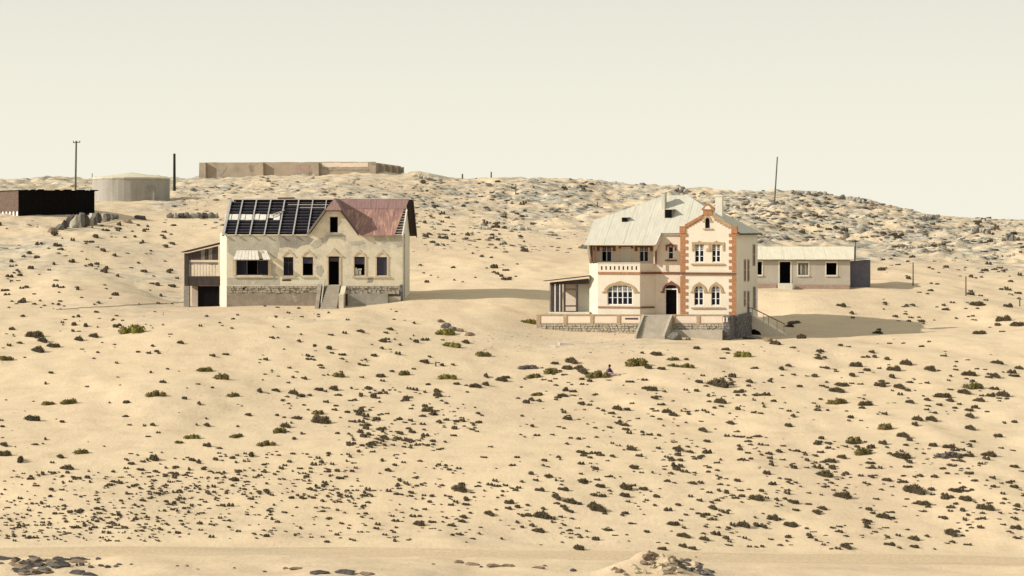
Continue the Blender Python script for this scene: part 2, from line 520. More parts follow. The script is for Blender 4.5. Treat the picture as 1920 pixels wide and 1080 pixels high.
def height(x, y):
    z = tps(x, y)
    far = sstep(0, 200, np.maximum(np.maximum(np.abs(x) - 150, 0), np.maximum(y - 500, 70 - y)))
    z = np.clip(z, -30, 60)
    z = z * (1 - far) + 0 * far
    calm = np.ones_like(z)
    for cx, cy, rx, ry in FLAT:
        q = np.sqrt(((x - cx) / rx) ** 2 + ((y - cy) / ry) ** 2)
        calm = calm * sstep(.75, 1.35, q)
    road = sstep(1.2, 3.5, np.abs(y - (122.6 + .0 * x)) - 1.2)
    z = z + calm * road * (fbm(x / 13 + y / 40, y / 17, 11) * .85 + fbm(x / 4.2, y / 6, 12) * .22) * (1 - .4 * sstep(128, 150, y) * (1 - sstep(150, 175, y)))
    r = rocky(x, y)
    rid = 1 - 2 * np.abs(fbm(x / 5.0, y / 6.5, 21))
    hs = sstep(235, 275, y)
    z = z + calm * r * (.12 + .88 * hs) * (fbm(x / 9, y / 11, 22) * 1.9 + (rid - .75) * 1.3 + fbm(x / 1.6, y / 2.2, 23) * .8)
    z = z + .5 * sstep(-.02, .25, fbm(x / 15 + y / 60, y / 24, 15)) * (1 - hs) * road * calm
    z = z + calm * road * fbm(x / 1.1 + y * .2, y / 1.5, 31, 3) * .13
    # heaps beside the track, nearest the camera
    z = z + 1.15 * np.exp(-(((x - 7.6) / 1.7) ** 2 + ((y - 111.5) / 1.6) ** 2)) * (1 + fbm(x / .9, y / .9, 41, 3) * .9)
    z = z + .55 * np.exp(-(((x - 5.4) / 1.3) ** 2 + ((y - 110.5) / 1.2) ** 2))
    z = z + .55 * np.exp(-(((x + 26.5) / 3.6) ** 2 + ((y - 113) / 1.8) ** 2)) * (1 + fbm(x / .9, y / .9, 42, 3) * 1.2)
    z = z + .35 * np.exp(-((y - 111.5) / 1.5) ** 2) * (fbm(x / 3.5, y / 3, 43, 3))
    return z

gx0, gx1, gy0, gy1, gsx, gsy = -122.0, 122.0, 100.0, 445.0, .42, .42
xs = np.arange(gx0, gx1 + .01, gsx)
ys = np.arange(gy0, gy1 + .01, gsy)
GX, GY = np.meshgrid(xs, ys)
GZ = height(GX, GY)

def ground(x, y):
    x = np.atleast_1d(np.asarray(x, float)); y = np.atleast_1d(np.asarray(y, float))
    fx = np.clip((x - gx0) / gsx, 0, len(xs) - 1.001); fy = np.clip((y - gy0) / gsy, 0, len(ys) - 1.001)
    ix, iy = fx.astype(int), fy.astype(int)
    fx, fy = fx - ix, fy - iy
    return (GZ[iy, ix] * (1 - fx) + GZ[iy, ix + 1] * fx) * (1 - fy) + (GZ[iy + 1, ix] * (1 - fx) + GZ[iy + 1, ix + 1] * fx) * fy

def gz(x, y):
    return float(ground(x, y)[0])

_ds = np.arange(103, 440, .3)
def on_ground(px, py, dmin=103):
    """where the line of sight through a pixel of the photograph first meets the ground"""
    ds = _ds[_ds >= dmin]
    x = (px - 960) / F * ds
    zr = CZ + (HOR - py) / F * ds
    hit = np.nonzero(ground(x, ds) >= zr)[0]
    if len(hit) == 0: return None
    d = ds[hit[0]]
    return Vector(((px - 960) / F * d, d, gz((px - 960) / F * d, d)))

def grid_object(name, X, Y, Z, mat, attr=None):
    ny, nx = X.shape
    me = bpy.data.meshes.new(name)
    me.vertices.add(nx * ny)
    me.vertices.foreach_set('co', np.stack([X, Y, Z], -1).astype(np.float32).ravel())
    i = np.arange(nx * ny).reshape(ny, nx)
    q = np.stack([i[:-1, :-1], i[:-1, 1:], i[1:, 1:], i[1:, :-1]], -1).reshape(-1, 4)
    me.loops.add(q.size)
    me.loops.foreach_set('vertex_index', q.ravel().astype(np.int32))
    me.polygons.add(len(q))
    me.polygons.foreach_set('loop_start', np.arange(0, q.size, 4, dtype=np.int32))
    me.polygons.foreach_set('loop_total', np.full(len(q), 4, dtype=np.int32))
    me.polygons.foreach_set('use_smooth', np.ones(len(q), dtype=bool))
    me.update(calc_edges=True)
    if attr is not None:
        at = me.attributes.new('rocky', 'FLOAT', 'POINT')
        at.data.foreach_set('value', attr.astype(np.float32).ravel())
    me.materials.append(mat)
    o = bpy.data.objects.new(name, me)
    COL.objects.link(o)
    return o

def ground_material():
    m = bpy.data.materials.new('desert sand and stony hillside')
    m.use_nodes = True
    n, l = m.node_tree.nodes, m.node_tree.links
    b = n['Principled BSDF']
    b.inputs['Roughness'].default_value = .95
    b.inputs['Specular IOR Level'].default_value = .1
    tc = n.new('ShaderNodeTexCoord')
    def noise(scale, detail=6, stretch=(1, 1, 1), rough=.6):
        mp = n.new('ShaderNodeMapping')
        mp.inputs['Scale'].default_value = stretch
        l.new(tc.outputs['Object'], mp.inputs[0])
        t = n.new('ShaderNodeTexNoise')
        t.inputs['Scale'].default_value = scale
        t.inputs['Detail'].default_value = detail
        t.inputs['Roughness'].default_value = rough
        l.new(mp.outputs[0], t.inputs['Vector'])
        return t.outputs[0]
    def ramp(src, stops):
        r = n.new('ShaderNodeValToRGB')
        e = r.color_ramp.elements
        while len(e) < len(stops): e.new(.5)
        for k, (p, c) in enumerate(stops):
            e[k].position = p
            e[k].color = (*c, 1)
        l.new(src, r.inputs[0])
        return r.outputs[0]
    def mix(f, a, c):
        x = n.new('ShaderNodeMixRGB')
        if isinstance(f, float): x.inputs[0].default_value = f
        else: l.new(f, x.inputs[0])
        l.new(a, x.inputs[1])
        l.new(c, x.inputs[2])
        return x.outputs[0]
    def rng(src, a, c, lo=0., hi=1.):
        x = n.new('ShaderNodeMapRange')
        x.inputs[1].default_value, x.inputs[2].default_value = a, c
        x.inputs[3].default_value, x.inputs[4].default_value = lo, hi
        l.new(src, x.inputs[0])
        return x.outputs[0]
    def mul(a, c):
        x = n.new('ShaderNodeMath')
        x.operation = 'MULTIPLY'
        l.new(a, x.inputs[0])
        if isinstance(c, float): x.inputs[1].default_value = c
        else: l.new(c, x.inputs[1])
        return x.outputs[0]
    sand = ramp(noise(.035, 5, (1, .6, 1)), [(.35, (.53, .41, .285)), (.5, (.60, .48, .32)), (.68, (.65, .525, .36))])
    sand2 = ramp(noise(.5, 8, (.6, 1, 1), .7), [(.3, (.38, .285, .19)), (.48, (.57, .445, .31)), (.58, (.60, .48, .325)), (.72, (.66, .535, .37))])
    base = mix(.45, sand, sand2)
    grit = ramp(noise(3.2, 5, (1, .45, 1), .75), [(.30, (.25, .20, .14)), (.40, (.50, .40, .28)), (.6, (.57, .46, .32))])
    base = mix(mul(rng(noise(.06, 4), .48, .62), .55), base, grit)
    stone = ramp(noise(1.1, 9, (.55, .8, 1), .72), [(.36, (.085, .085, .08)), (.44, (.23, .22, .19)), (.53, (.43, .395, .32)), (.64, (.60, .54, .43))])
    at = n.new('ShaderNodeAttribute')
    at.attribute_name = 'rocky'
    patch = rng(noise(.22, 8, (.6, 1, 1), .68), .43, .56)
    fac = mul(patch, rng(at.outputs['Fac'], .08, .75))
    col = mix(fac, base, stone)
    l.new(col, b.inputs['Base Color'])
    bp = n.new('ShaderNodeBump')
    bp.inputs['Strength'].default_value = .55
    bp.inputs['Distance'].default_value = .12
    l.new(noise(2.6, 8, (1, .7, 1), .7), bp.inputs['Height'])
    l.new(bp.outputs[0], b.inputs['Normal'])
    return m

MT['ground'] = ground_material()
def grow(lo, hi, step):
    out, s, a = [], step, lo
    while a < hi:
        s *= 1.45
        a += s
        out.append(a)
    return np.array(out)
X1 = np.r_[-grow(gx1, 5000, 1.5)[::-1], xs, grow(gx1, 5000, 1.5)]
Y1 = np.r_[100 - grow(0, 500, 1.5)[::-1], ys, grow(gy1, 9000, 1.5)]
BX, BY = np.meshgrid(X1, Y1)
BZ = height(BX, BY)
ky, kx = len(grow(0, 500, 1.5)), len(grow(gx1, 5000, 1.5))
BZ[ky:ky + len(ys), kx:kx + len(xs)] = GZ
g = grid_object('ground', BX, BY, BZ, MT['ground'], rocky(BX, BY))
g['kind'] = 'structure'

# the sandy track along the foot of the slope
MT['track'] = M('packed sandy track', (.585, .45, .295), (.535, .415, .27), .25, bump=.2, bscale=5, stretch=(.3, 1, 1), c3=(.44, .36, .255), t3=(.52, .68), s3=.18)
TX, TT = np.meshgrid(np.arange(-70, 70.1, .42), np.linspace(0, 1, 12))
TY = 120.2 + TT * 4.9 + .35 * fbm(TX / 9, TT * 0 + 3.3, 77) * (TT * 2 - 1)
TZ = ground(TX.ravel(), TY.ravel()).reshape(TX.shape) + .035 - .03 * (np.abs(TT * 2 - 1) > .99)
rd = grid_object('track', TX, TY, TZ, MT['track'])
rd['kind'] = 'structure'

def base_of(px, py, dd, drop=0.0):
    p = ray(px, py, dd)
    return Vector((p.x, p.y, p.z - drop))

# ------------------------------------------------------------------ left house, half its roof stripped
rng = random.Random(4)
S1 = Site(625, 577, 212, -1.5)
h1 = thing('ruined_house', S1.o, S1.a, 'derelict cream house with half its roof stripped to dark battens and half rusty red sheet', 'house')
uL, uR = S1.P(425, 500)[0], S1.P(755, 500)[0]
zE = S1.P(590, 438)[1]
VR = 4.6
zR = S1.P(625, 374.5, VR)[1]
VB = 9.4
WIN1 = [RC(443, 485, 503, 516), RC(531.5, 482, 550, 516.5), RC(567.5, 482, 587, 516.5), RC(664.5, 481.5, 684, 516.5), RC(706.5, 482, 725.5, 516.5)]
DOOR1 = RC(616, 481, 636, 534)
GAB1 = RC(618.5, 406.5, 633.5, 436)
S1.part('front_wall', 'plaster_l', h1, [(425, 536), (755, 536), (755, 440), (676, 440), (671, 436), (641, 396), (612, 396), (583, 436), (578, 440), (425, 440)], 0, .35, WIN1 + [DOOR1, GAB1])
zb = -1.6
def side_wall(u, inward, mat, name, parent, v0, v1, zt0, ridge):
    mb = MB()
    loop = [(v0, zb), (v1, zb), (v1, zE)] + ([(VR, zR - .12)] if ridge else []) + [(v0, zE)]
    mb.slab(loop, [], lambda a, b, c: (c, a, b), u, u + inward)
    return mb.build(name, mat, parent)
side_wall(uR, -.35, 'plaster_shade', 'side_wall', h1, .352, VB - .352, zE, True)
side_wall(uL - .78, .35, 'plaster_pale', 'side_wall', h1, .80, VB - .352, zE, False)
mb = MB(); mb.slab([(.36, zE + .002), (VB - .36, zE + .002), (VR, zR - .14)], [], lambda a, b, c: (c, a, b), uL - .1, uL + .15); mb.build('gable_end', 'plaster_shade', h1)
mb = MB(); mb.slab([(uL - .784, .79), (uL - .12, .2), (uL - .12, VB - .36), (uL - .784, VB - .36)], [], lambda a, b, c: (a, b, c), zE + .002, zE + .06); mb.build('wall_coping', 'plaster_pale', h1)
mb = MB()                                                            # bright slanted corner of the front
mb.slab([(uL - .004, .002), (uL - .784, .79), (uL - .50, 1.1), (uL + .0, .352)], [], lambda a, b, c: (a, b, c), zb, zE)
mb.build('corner_wall', 'plaster_pale', h1)
mb = MB(); mb.box(uL - .78, uR, VB - .35, VB, zb, zE); mb.build('back_wall', 'plaster_shade', h1)
mb = MB(); mb.box(uL - .4, uR - .36, 1.5, 1.6, zb, zE); mb.build('shade_backing', 'painted_shade', h1)  # added near-black slab so the windows look unlit inside
mb = MB(); mb.box(uL - .3, uR - .36, .36, 1.49, zb, S1.P(600, 533)[1] - .05); mb.build('inner_floor', 'painted_shade', h1)
mb = MB(); mb.box(S1.P(614, 430)[0], S1.P(638, 430)[0], 1.2, 1.3, zE, zR - 1.3); mb.build('attic_shade_backing', 'painted_shade', h1)  # added near-black slab, painted shade behind the gable window
# plinth
S1.part('cement_plinth', 'plinth', h1, [(425, 605), (755, 605), (755, 549), (425, 549)], -.06, .352)
S1.bpart('stone_backing', 'mortar', h1, 425, 536, 755, 549, -.005, .35)
mb = MB()
for row in range(3):
    x = 426 + rng.uniform(0, 4)
    while x < 752:
        w = rng.uniform(4.5, 9.5)
        if rng.random() < .86 and not (603 < x < 641):
            y0 = 536.6 + row * 4.1 + rng.uniform(-.3, .3)
            x0, x1, y1 = x, min(x + w - .8, 754), y0 + 3.5 + rng.uniform(-.3, .3)
            S1.stone(mb, x0, y0, x1, y1, -.05 - rng.uniform(0, .09), .0, rng)
        x += w
mb.build('rubble_course', 'stone', h1, kind='stuff')
S1.bpart('vent_hole', 'painted_shade', h1, 455, 539, 461, 543.5, -.13, -.002)
S1.bpart('vent_slot', 'wood_dark', h1, 529, 523.5, 546, 527, -.02, .01)
# bare patches where the plaster has fallen
def patch(st, parent, mat, pts, v, name='bare_patch', t=.018):
    loop, r = [], random.Random(len(pts) * 31 + int(pts[0][0]))
    for i in range(len(pts)):
        (ax, ay), (bx_, by) = pts[i], pts[(i + 1) % len(pts)]
        k = max(1, int(math.hypot(bx_ - ax, by - ay) / 5))
        for j in range(k):
            t_ = j / k
            q = .55 if j else .15
            loop.append((ax + (bx_ - ax) * t_ + r.uniform(-q, q), ay + (by - ay) * t_ + r.uniform(-q, q)))
    st.part(name, mat, parent, loop, v - t, v + .003)
patch(S1, h1, 'render_grey', [(426, 444), (522, 444), (522, 463), (518, 484), (508, 487), (506, 474), (498, 468), (446, 468), (440, 483), (427, 472)], 0)
patch(S1, h1, 'render_dark', [(523, 443), (578, 443), (588, 448), (580, 458), (566, 460), (556, 466), (540, 463), (524, 464)], 0)
patch(S1, h1, 'render_grey', [(590, 451), (606, 445), (610, 450), (600, 462), (588, 466), (582, 460)], 0)
patch(S1, h1, 'render_grey', [(728, 443), (753, 443), (753, 462), (745, 464), (738, 455), (730, 452)], 0)
patch(S1, h1, 'render_grey', [(656, 453), (680, 451), (684, 456), (670, 460), (658, 459)], 0)
patch(S1, h1, 'render_grey', [(608, 441), (646, 441), (648, 452), (636, 447), (616, 447), (611, 456)], 0, t=.012)
patch(S1, h1, 'plaster_pale', [(527, 519), (612, 522), (608, 534), (527, 532)], 0, 'limewash_patch', .012)
patch(S1, h1, 'render_grey', [(700, 443), (722, 443), (727, 452), (716, 456), (704, 450)], 0)
patch(S1, h1, 'render_dark', [(690, 520), (700, 522), (698, 529), (688, 530)], 0)
patch(S1, h1, 'render_grey', [(592, 500), (602, 497), (607, 508), (601, 519), (594, 514)], 0)
patch(S1, h1, 'render_grey', [(508, 492), (517, 496), (515, 510), (524, 520), (513, 528), (509, 514)], 0)
patch(S1, h1, 'render_grey', [(426, 521), (524, 521), (524, 534), (426, 534)], 0, t=.01)
# windows, door, hoods, sills
window(S1, h1, 443, 485, 503, 516, 0, 3, [], fw=1.6, mw=1.6, mat='wood_dark', gl='glass', skip=(1,))
window(S1, h1, 531.5, 482, 550, 516.5, 0, 2, [492.5], fw=1.2, mw=.8, mat='wood_dark')
window(S1, h1, 567.5, 482, 587, 516.5, 0, 1, [493.5], fw=1.2, mat='wood_dark', skip=(0,))
window(S1, h1, 664.5, 481.5, 684, 516.5, 0, 1, [495], fw=1.3, mat='wood_dark', skip=(0,))
window(S1, h1, 706.5, 482, 725.5, 516.5, 0, 1, [494.5], fw=1.3, mat='wood_dark', gl='glass_blue')
for x0, x1, y in ((533, 549, 492), (569, 585.5, 493), (666, 682.5, 494.5)):
    S1.bpart('fanlight_pane', 'glass_blue', h1, x0, 484, x1, y, .138, .142)
mb = MB()
for k, (x0, y0, x1, y1) in enumerate(((666.3, 502, 669, 516), (669.6, 504, 672, 516), (672, 503.5, 678, 506), (673.5, 507, 677, 515.5))):
    S1.bx(mb, x0, y0, x1, y1, .112 + .004 * k, .12 + .004 * k)
mb.build('broken_shutter', 'board_white', h1)
window(S1, h1, 618.5, 406.5, 633.5, 436, 0, 1, [], fw=1.2, mat='wood_dark', skip=(0,))
mb = MB()
S1.bx(mb, 616, 481, 617.4, 534, .08, .2); S1.bx(mb, 634.6, 481, 636, 534, .08, .2); S1.bx(mb, 617.4, 488.6, 634.6, 490, .082, .198)
dfr = mb.build('door_frame', 'wood_dark', h1)
p = MB(); S1.bx(p, 617.5, 483, 634.5, 488.4, .13, .138); p.build('pane', 'glass_blue', dfr)
def hood1(x0, x1, y):
    pts = [(x0 - 3, y + 3), (x0 - 4.5, y), (x0 - 1, y - 2), (x0 + 2, y - 7), ((x0 + x1) / 2 - 3, y - 9.5), ((x0 + x1) / 2, y - 13), ((x0 + x1) / 2 + 3, y - 9.5), (x1 - 2, y - 7), (x1 + 1, y - 2),
           (x1 + 4.5, y), (x1 + 3, y + 3), (x1 - .5, y + .5), (x1 - 4, y - 4.5), ((x0 + x1) / 2, y - 7.5), (x0 + 4, y - 4.5), (x0 + .5, y + .5)]
    S1.part('window_hood', 'trim_l', h1, pts, -.06, .002)
hood1(664.5, 684, 481); hood1(706.5, 725.5, 481); hood1(531.5, 550, 480); hood1(567.5, 587, 480)
S1.part('door_pediment', 'trim_l', h1, [(611, 482), (609, 479.5), (618, 475), (626, 465), (634, 475), (643, 479.5), (641, 482), (634, 480.4), (618, 480.4)], -.10, .002)
for x0, x1, y in ((438, 513, 518), (528, 553, 518), (564, 590, 518), (660, 731, 518)):
    S1.bpart('window_sill', 'trim_l', h1, x0, y, x1, y + 2.6, -.12, .002)
S1.bpart('gable_sill', 'render_dark', h1, 612, 437.4, 641, 440.4, -.12, .002)
for x0, x1, y0, y1 in ((436, 441.5, 487, 517.6), (504.5, 508, 487, 517.6), (661.5, 664.2, 484, 517.6), (684.4, 687, 484, 517.6), (703.6, 706.2, 484, 517.6), (725.8, 728.5, 484, 517.6), (613, 615.7, 484, 535), (636.3, 639, 484, 535)):
    S1.bpart('window_jamb', 'trim_l', h1, x0, y0, x1, y1, -.05, .002)
# awning over the wide window
aw = MB(); a0, a1 = S1.P(444, 470), S1.P(500, 470); b0, b1 = S1.P(437, 487, -.75), S1.P(507.5, 487, -.75)
awf = MB()
for (p_, q_) in ((a0, b0), (a1, b1)):
    awf.bar((p_[0], -.02, p_[1] - .03), (q_[0], -.75, q_[1] - .03), .05, .05)
awf.bar((b0[0] + .03, -.75, b0[1] - .05), (b1[0] - .03, -.75, b1[1] - .05), .05, .05)
awn = awf.build('awning', 'wood_grey', h1)
for k in range(10):
    if k == 7: continue
    t0, t1 = k / 10 + .004, (k + 1) / 10 - .004
    lo = 0 if k != 8 else .35
    def pt(t, s): return Vector((a0[0] + (a1[0] - a0[0]) * t, -.02, a0[1])).lerp(Vector((b0[0] + (b1[0] - b0[0]) * t, -.77, b0[1])), s)
    q = [pt(t0, lo), pt(t1, lo), pt(t1, 1), pt(t0, 1)]
    up = Vector((0, -.01, .02 + .006 * (k % 2)))
    m_ = MB(); m_.add(q + [p + up for p in q], [(0, 1, 2, 3), (7, 6, 5, 4), (0, 4, 5, 1), (1, 5, 6, 2), (2, 6, 7, 3), (3, 7, 4, 0)])
    m_.build('awning_slat', 'board_white', awn)
# steps up to the door
zd = S1.P(626, 535)[1]
ns = 11
for k in range(ns):
    y0 = 535 + k * 4.3
    v1 = -.02 - k * .28
    x0, x1 = 614.5 - k * .9, 637.5 - k * .05
    z1 = S1.P(626, y0, 0)[1]
    mb = MB(); mb.box(S1.P(x0, y0)[0], S1.P(x1, y0)[0], v1 - .28, v1 + .002 if k == 0 else v1 - .001, z1 - 1.2, z1)
    mb.build('step', 'concrete', h1)
def cheek(xa, xb, wa, mat, pts):
    mb = MB()
    mb.slab(pts, [], lambda a, b, c: (c, a, b), S1.P(xa, 560)[0], S1.P(xa + wa, 560)[0])
    return mb.build('stair_cheek', mat, h1)
zt = S1.P(626, 531)[1]; z9 = S1.P(626, 577)[1]
cheek(640, 0, 9, 'plaster_l', [(-.07, zt - .25), (-.07, z9 - .9), (-2.5, z9 - .9), (-2.5, S1.P(626, 551)[1]), (-1.2, S1.P(626, 548)[1])])
cheek(596, 0, 7, 'plinth', [(-.07, zt - .1), (-.07, z9 - .9), (-3.0, z9 - .9), (-3.0, z9 - .35), (-2.8, z9 - .1)])
cheek(606, 0, 2.0, 'render_grey', [(-.075, zt), (-.075, zt - .4), (-2.2, z9 + .2), (-2.2, z9 + .6)])
# low planter walls at the right of the steps
S1.part('planter_wall', 'render_dark', h1, [(652, 600), (727, 600), (727, 551), (652, 551)], -1.0, -.07)
S1.part('planter_wall', 'render_grey', h1, [(728, 600), (751, 600), (751, 556), (728, 556)], -.5, -.07)
mb = MB()
x = 642
while x < 748:
    w = rng.uniform(5, 10)
    S1.stone(mb, x, 545 + rng.uniform(-1, 1), min(x + w - .6, 748), 551, -.35 - rng.uniform(0, .2), -.06, rng)
    x += w
mb.build('rubble_ledge', 'stone', h1, kind='stuff')
S1.bpart('corner_pier', 'stone_dark', h1, 749.5, 534, 755.5, 605, -.2, .3)
S1.bpart('drainpipe', 'render_grey', h1, 757.5, 438, 759.5, 560, 1.2, 1.3)
S1.bpart('cornice', 'plaster_l', h1, 425, 439.4, 577, 441.4, -.07, .003)
S1.bpart('cornice', 'plaster_l', h1, 677, 439.4, 755, 441.4, -.07, .003)
# roof: line of the slope
def rz(v): return zE + (zR - zE) * (v / VR) + .02
v_ev = -.28
uV0 = S1.P(418, 437, v_ev)[0]
uRid = S1.P(627, 374.5, 1)[0]
gh = S1.P(671.5, 437)[0] - uRid
uGl, uGr = uRid - gh, uRid + gh
uV1 = S1.P(754, 437, v_ev)[0]
mb = MB()
mb.slab([(uV0 + .05, .3), (uGl - .05, .3), (uRid - .1, VR - .12), (uV0 + .05, VR - .12)], [], lambda a, b, c: (a, b, rz(b) - .16 + c), 0, .03)
mb.build('roof_felt', 'felt', h1)
mb = MB(); mb.box(uL - .5, uGl + .1, .36, .42, zE - .25, zE + .10); mb.build('wall_plate', 'felt', h1)
for x in (418.5, 441.5, 468, 495.3, 522, 549, 576):
    u = S1.P(x, 437, v_ev)[0]
    if x > 560:
        mb = MB(); mb.bar((u, -.1, rz(-.1)), (u, VR, rz(VR)), .10, .12)
    else:
        mb = MB(); mb.bar((u, v_ev, rz(v_ev)), (u, VR, rz(VR)), .13 if x > 420 else .24, .12)
    mb.build('rafter', 'rafter', h1)
u = S1.P(602, 437, v_ev)[0]
mb = MB(); mb.bar((u, 1.9, rz(1.9)), (u, VR, rz(VR)), .09, .12); mb.build('rafter', 'rafter', h1)
for k, y in enumerate((378.6, 384.8, 390.4, 396, 401.5, 407, 412.5, 418, 423.3, 428.6, 433.2)):
    s = (437 - y) / 62.5
    v = s * VR
    a, b = uV0 + .2, uRid - gh * (1 - s) - .05
    if k == 10: b = min(b, S1.P(549, 430, 0)[0])
    mb = MB(); mb.bar((a, v, rz(v) - .09), (b, v, rz(v) - .09), .055, .05); mb.build('batten', 'batten', h1)
for x0, x1, y in ((540, 616, 384.8), (562, 610, 390.4)):
    v = (437 - y) / 62.5 * VR
    mb = MB(); mb.bar((S1.P(x0, y, v)[0], v, rz(v) + .05), (S1.P(x1, y, v)[0], v, rz(v) + .05), .10, .05); mb.build('batten', 'board_white', h1, label='bleached pale batten near the ridge')
for k in range(8):
    x0 = 421.5 + k * 13.1
    va, vb_ = (437 - 411.5) / 62.5 * VR, (437 - 401.5) / 62.5 * VR
    a, b = S1.P(x0, 406, 2.2)[0], S1.P(x0 + 11.8, 406, 2.2)[0]
    if k in (6,): va += .25
    t = rng.uniform(-.05, .05)
    mb = MB(); mb.slab([(a, va + t), (b, va), (b, vb_ + t), (a, vb_)], [], lambda a_, b_, c: (a_, b_, rz(b_) - .05 + c), 0, .03); mb.build('ceiling_board', 'board_white', h1)
for (xa, ya, xb, yb) in ((507, 405.5, 534, 397), (512, 408, 528, 401)):
    va, vb_ = (437 - ya) / 62.5 * VR, (437 - yb) / 62.5 * VR
    pa, pb = S1.P(xa, ya, va), S1.P(xb, yb, vb_)
    mb = MB(); mb.bar((pa[0], va, rz(va) + .12), (pb[0], vb_, rz(vb_) + .14), .10, .05); mb.build('loose_plank', 'board_white', h1)
mb = MB(); mb.bar((uV0 + .5, VR, rz(VR) + .08), (uRid, VR, rz(VR) + .08), .16, .09); mb.build('ridge_beam', 'board_white', h1)
pr = S1.P(521, 371.5, VR); mb = MB(); mb.bar((pr[0], VR, pr[1]), (S1.P(552, 372, VR)[0], VR, pr[1] + .02), .3, .12); mb.build('loose_plank', 'wood_dark', h1)
# rusted sheets: the upper and lower course right of the gable
uRr = S1.P(771, 376, VR)[0]
uEnd = lambda v: uV1 + .02
vm = .70 * VR
def vcut(u): return VR * (1 - (u - uRid) / gh)          # valley line
low = [(uGr, -.30), (uV1 - .75, -.30), (uV1 - .05, vm + .05), (uRid + gh * .30, vm + .05), (uGr, 0.0)]
top = [(uRid + gh * .30, vm), (uV1 + .05, vm), (uV1 + .35, VR), (uRid, VR)]
sheets(low, lambda u, v: rz(v), .86, 'roof_sheet', 'roof_red', h1, rng)
sheets(top, lambda u, v: rz(v) + .04, .86, 'roof_sheet', 'roof_red_top', h1, rng)
mb = MB(); mb.slab([(uV1 - 1.2, -.1), (uV1 + .06, -.1), (uV1 + .06, VR - .2), (uV1 - .6, VR - .2)], [], lambda a, b, c: (a, b, rz(b) - .14 + c), 0, .03); mb.build('sarking_board', 'wood_dark', h1)
for k in range(10):
    v = -.15 + k * .36
    a = uV1 - .78 + .74 * max(0, (v + .3) / (vm + .3)) + rng.uniform(-.1, .1)
    mb = MB(); mb.bar((a - .35, v, rz(v) - .04), (uV1 + .12 + rng.uniform(-.1, .05), v, rz(v) - .04), .12, .05); mb.build('batten', 'board_white', h1, label='bleached batten bared at the torn roof edge')
mb = MB(); mb.bar((uV1 + .02, -.3, rz(-.3) - .02), (uV1 + .2, vm, rz(vm) - .02), .12, .12); mb.build('verge_rafter', 'board_white', h1)
# back slope, seen past the verge
def rzb(v): return zR - (zR - zE) * ((v - VR) / (VB - VR)) + .02
mb = MB(); mb.slab([(uV0 + .3, VR + .06), (uRr + .15, VR + .06), (uRr + .15, VB + .35), (uV0 + .3, VB + .35)], [], lambda a, b, c: (a, b, rzb(b) + c), -.05, .04); mb.build('back_roof', 'wood_dark', h1)
mb = MB(); mb.bar((uRr + .2, VR, rzb(VR) - .1), (uRr + .2, VB + .35, rzb(VB + .35) - .1), .07, .32); mb.build('barge_board', 'wood_dark', h1)
mb = MB(); mb.bar((uV0 + .1, VR + .1, rzb(VR) - .1), (uV0 - .2, VB + .3, rzb(VB) - .1), .08, .2); mb.build('barge_board', 'wood_grey', h1)
# cross gable roof with a clipped peak
va = .95
vf = -.38
zH = S1.P(626, 394.5, vf)[1]
uh = gh * (zR - zH) / (zR - zE)
def gzf(u, v): return zR - (zR - zE) * abs(u - uRid) / gh + .05
right = [(uRid, va), (uRid, VR), (uGr, 0.0), (uGr, vf), (uRid + uh, vf)]
left = [(uRid, va), (uRid + .0, VR), (uGl, 0.0), (uGl, vf), (uRid - uh, vf)]
mb = MB(); mb.slab(right, [], lambda a, b, c: (a, b, gzf(a, b) + c), 0, .05); mb.build('gable_roof_slope', 'roof_red_top', h1)
mb = MB(); mb.slab(left, [], lambda a, b, c: (a, b, gzf(a, b) + c), 0, .05); mb.build('gable_roof_slope', 'roof_red_top', h1)
mb = MB()
tri = [Vector((uRid - uh - .05, vf - .03, zH + .02)), Vector((uRid + uh + .05, vf - .03, zH + .02)), Vector((uRid, va, zR + .09))]
mb.add(tri + [t + Vector((0, .03, -.06)) for t in tri], [(0, 1, 2), (5, 4, 3), (0, 3, 4, 1), (1, 4, 5, 2), (2, 5, 3, 0)])
mb.build('clipped_gable_roof', 'roof_red_top', h1)
for s in (-1, 1):
    mb = MB(); mb.bar((uRid + s * uh, vf - .03, zH - .03), (uRid + s * gh * 1.04, vf - .03, zE - .1), .05, .2); mb.build('rake_board', 'wood_dark' if s > 0 else 'wood_grey', h1)
mb = MB(); mb.bar((uRid - .1, VR, zR + .1), (uRr, VR, zR + .1), .18, .06); mb.build('ridge_cap', 'board_white', h1)
# timber veranda on the left side
V0, V1 = 1.2, 4.4
def vp(x, y, v=V0): return S1.P(x, y, v)
vr = thing('veranda', (0, 0, 0), 0, None, None); vr.parent = h1
for k in ('label', 'category'):
    if k in vr: del vr[k]
mb = MB(); a, b = vp(341, 473.5), vp(411, 456.5)
mb.slab([a, b, (b[0], b[1] + .09), (a[0], a[1] + .09)], [], FR, V0 - .3, V1 + .2); mb.build('veranda_roof', 'wood_dark', vr)
for k, (xa, xb) in enumerate(((352, 360.5), (361, 369), (369.5, 375.5), (376.5, 384), (385, 389), (391, 398), (398.5, 409))):
    ya, yb = 476.5 - (xa - 345) * .24, 476.5 - (xb - 345) * .24
    S1.part('fascia_board', 'wood_grey' if k in (3, 5) else 'wood_dark', vr, [(xa, 487.5), (xb, 487.5), (xb, yb), (xa, ya)], V0, V0 + .05)
S1.part('fascia_backing', 'wood_dark', vr, [(352, 487.3), (409, 487.3), (409, 461.5), (352, 475)], V0 + .06, V0 + .1)
S1.bpart('veranda_post', 'wood_dark', vr, 345.5, 475, 353.5, 577, V0 - .05, V0 + .35)
S1.bpart('veranda_post', 'wood_dark', vr, 355.2, 475, 357, 520, V1 - .2, V1)
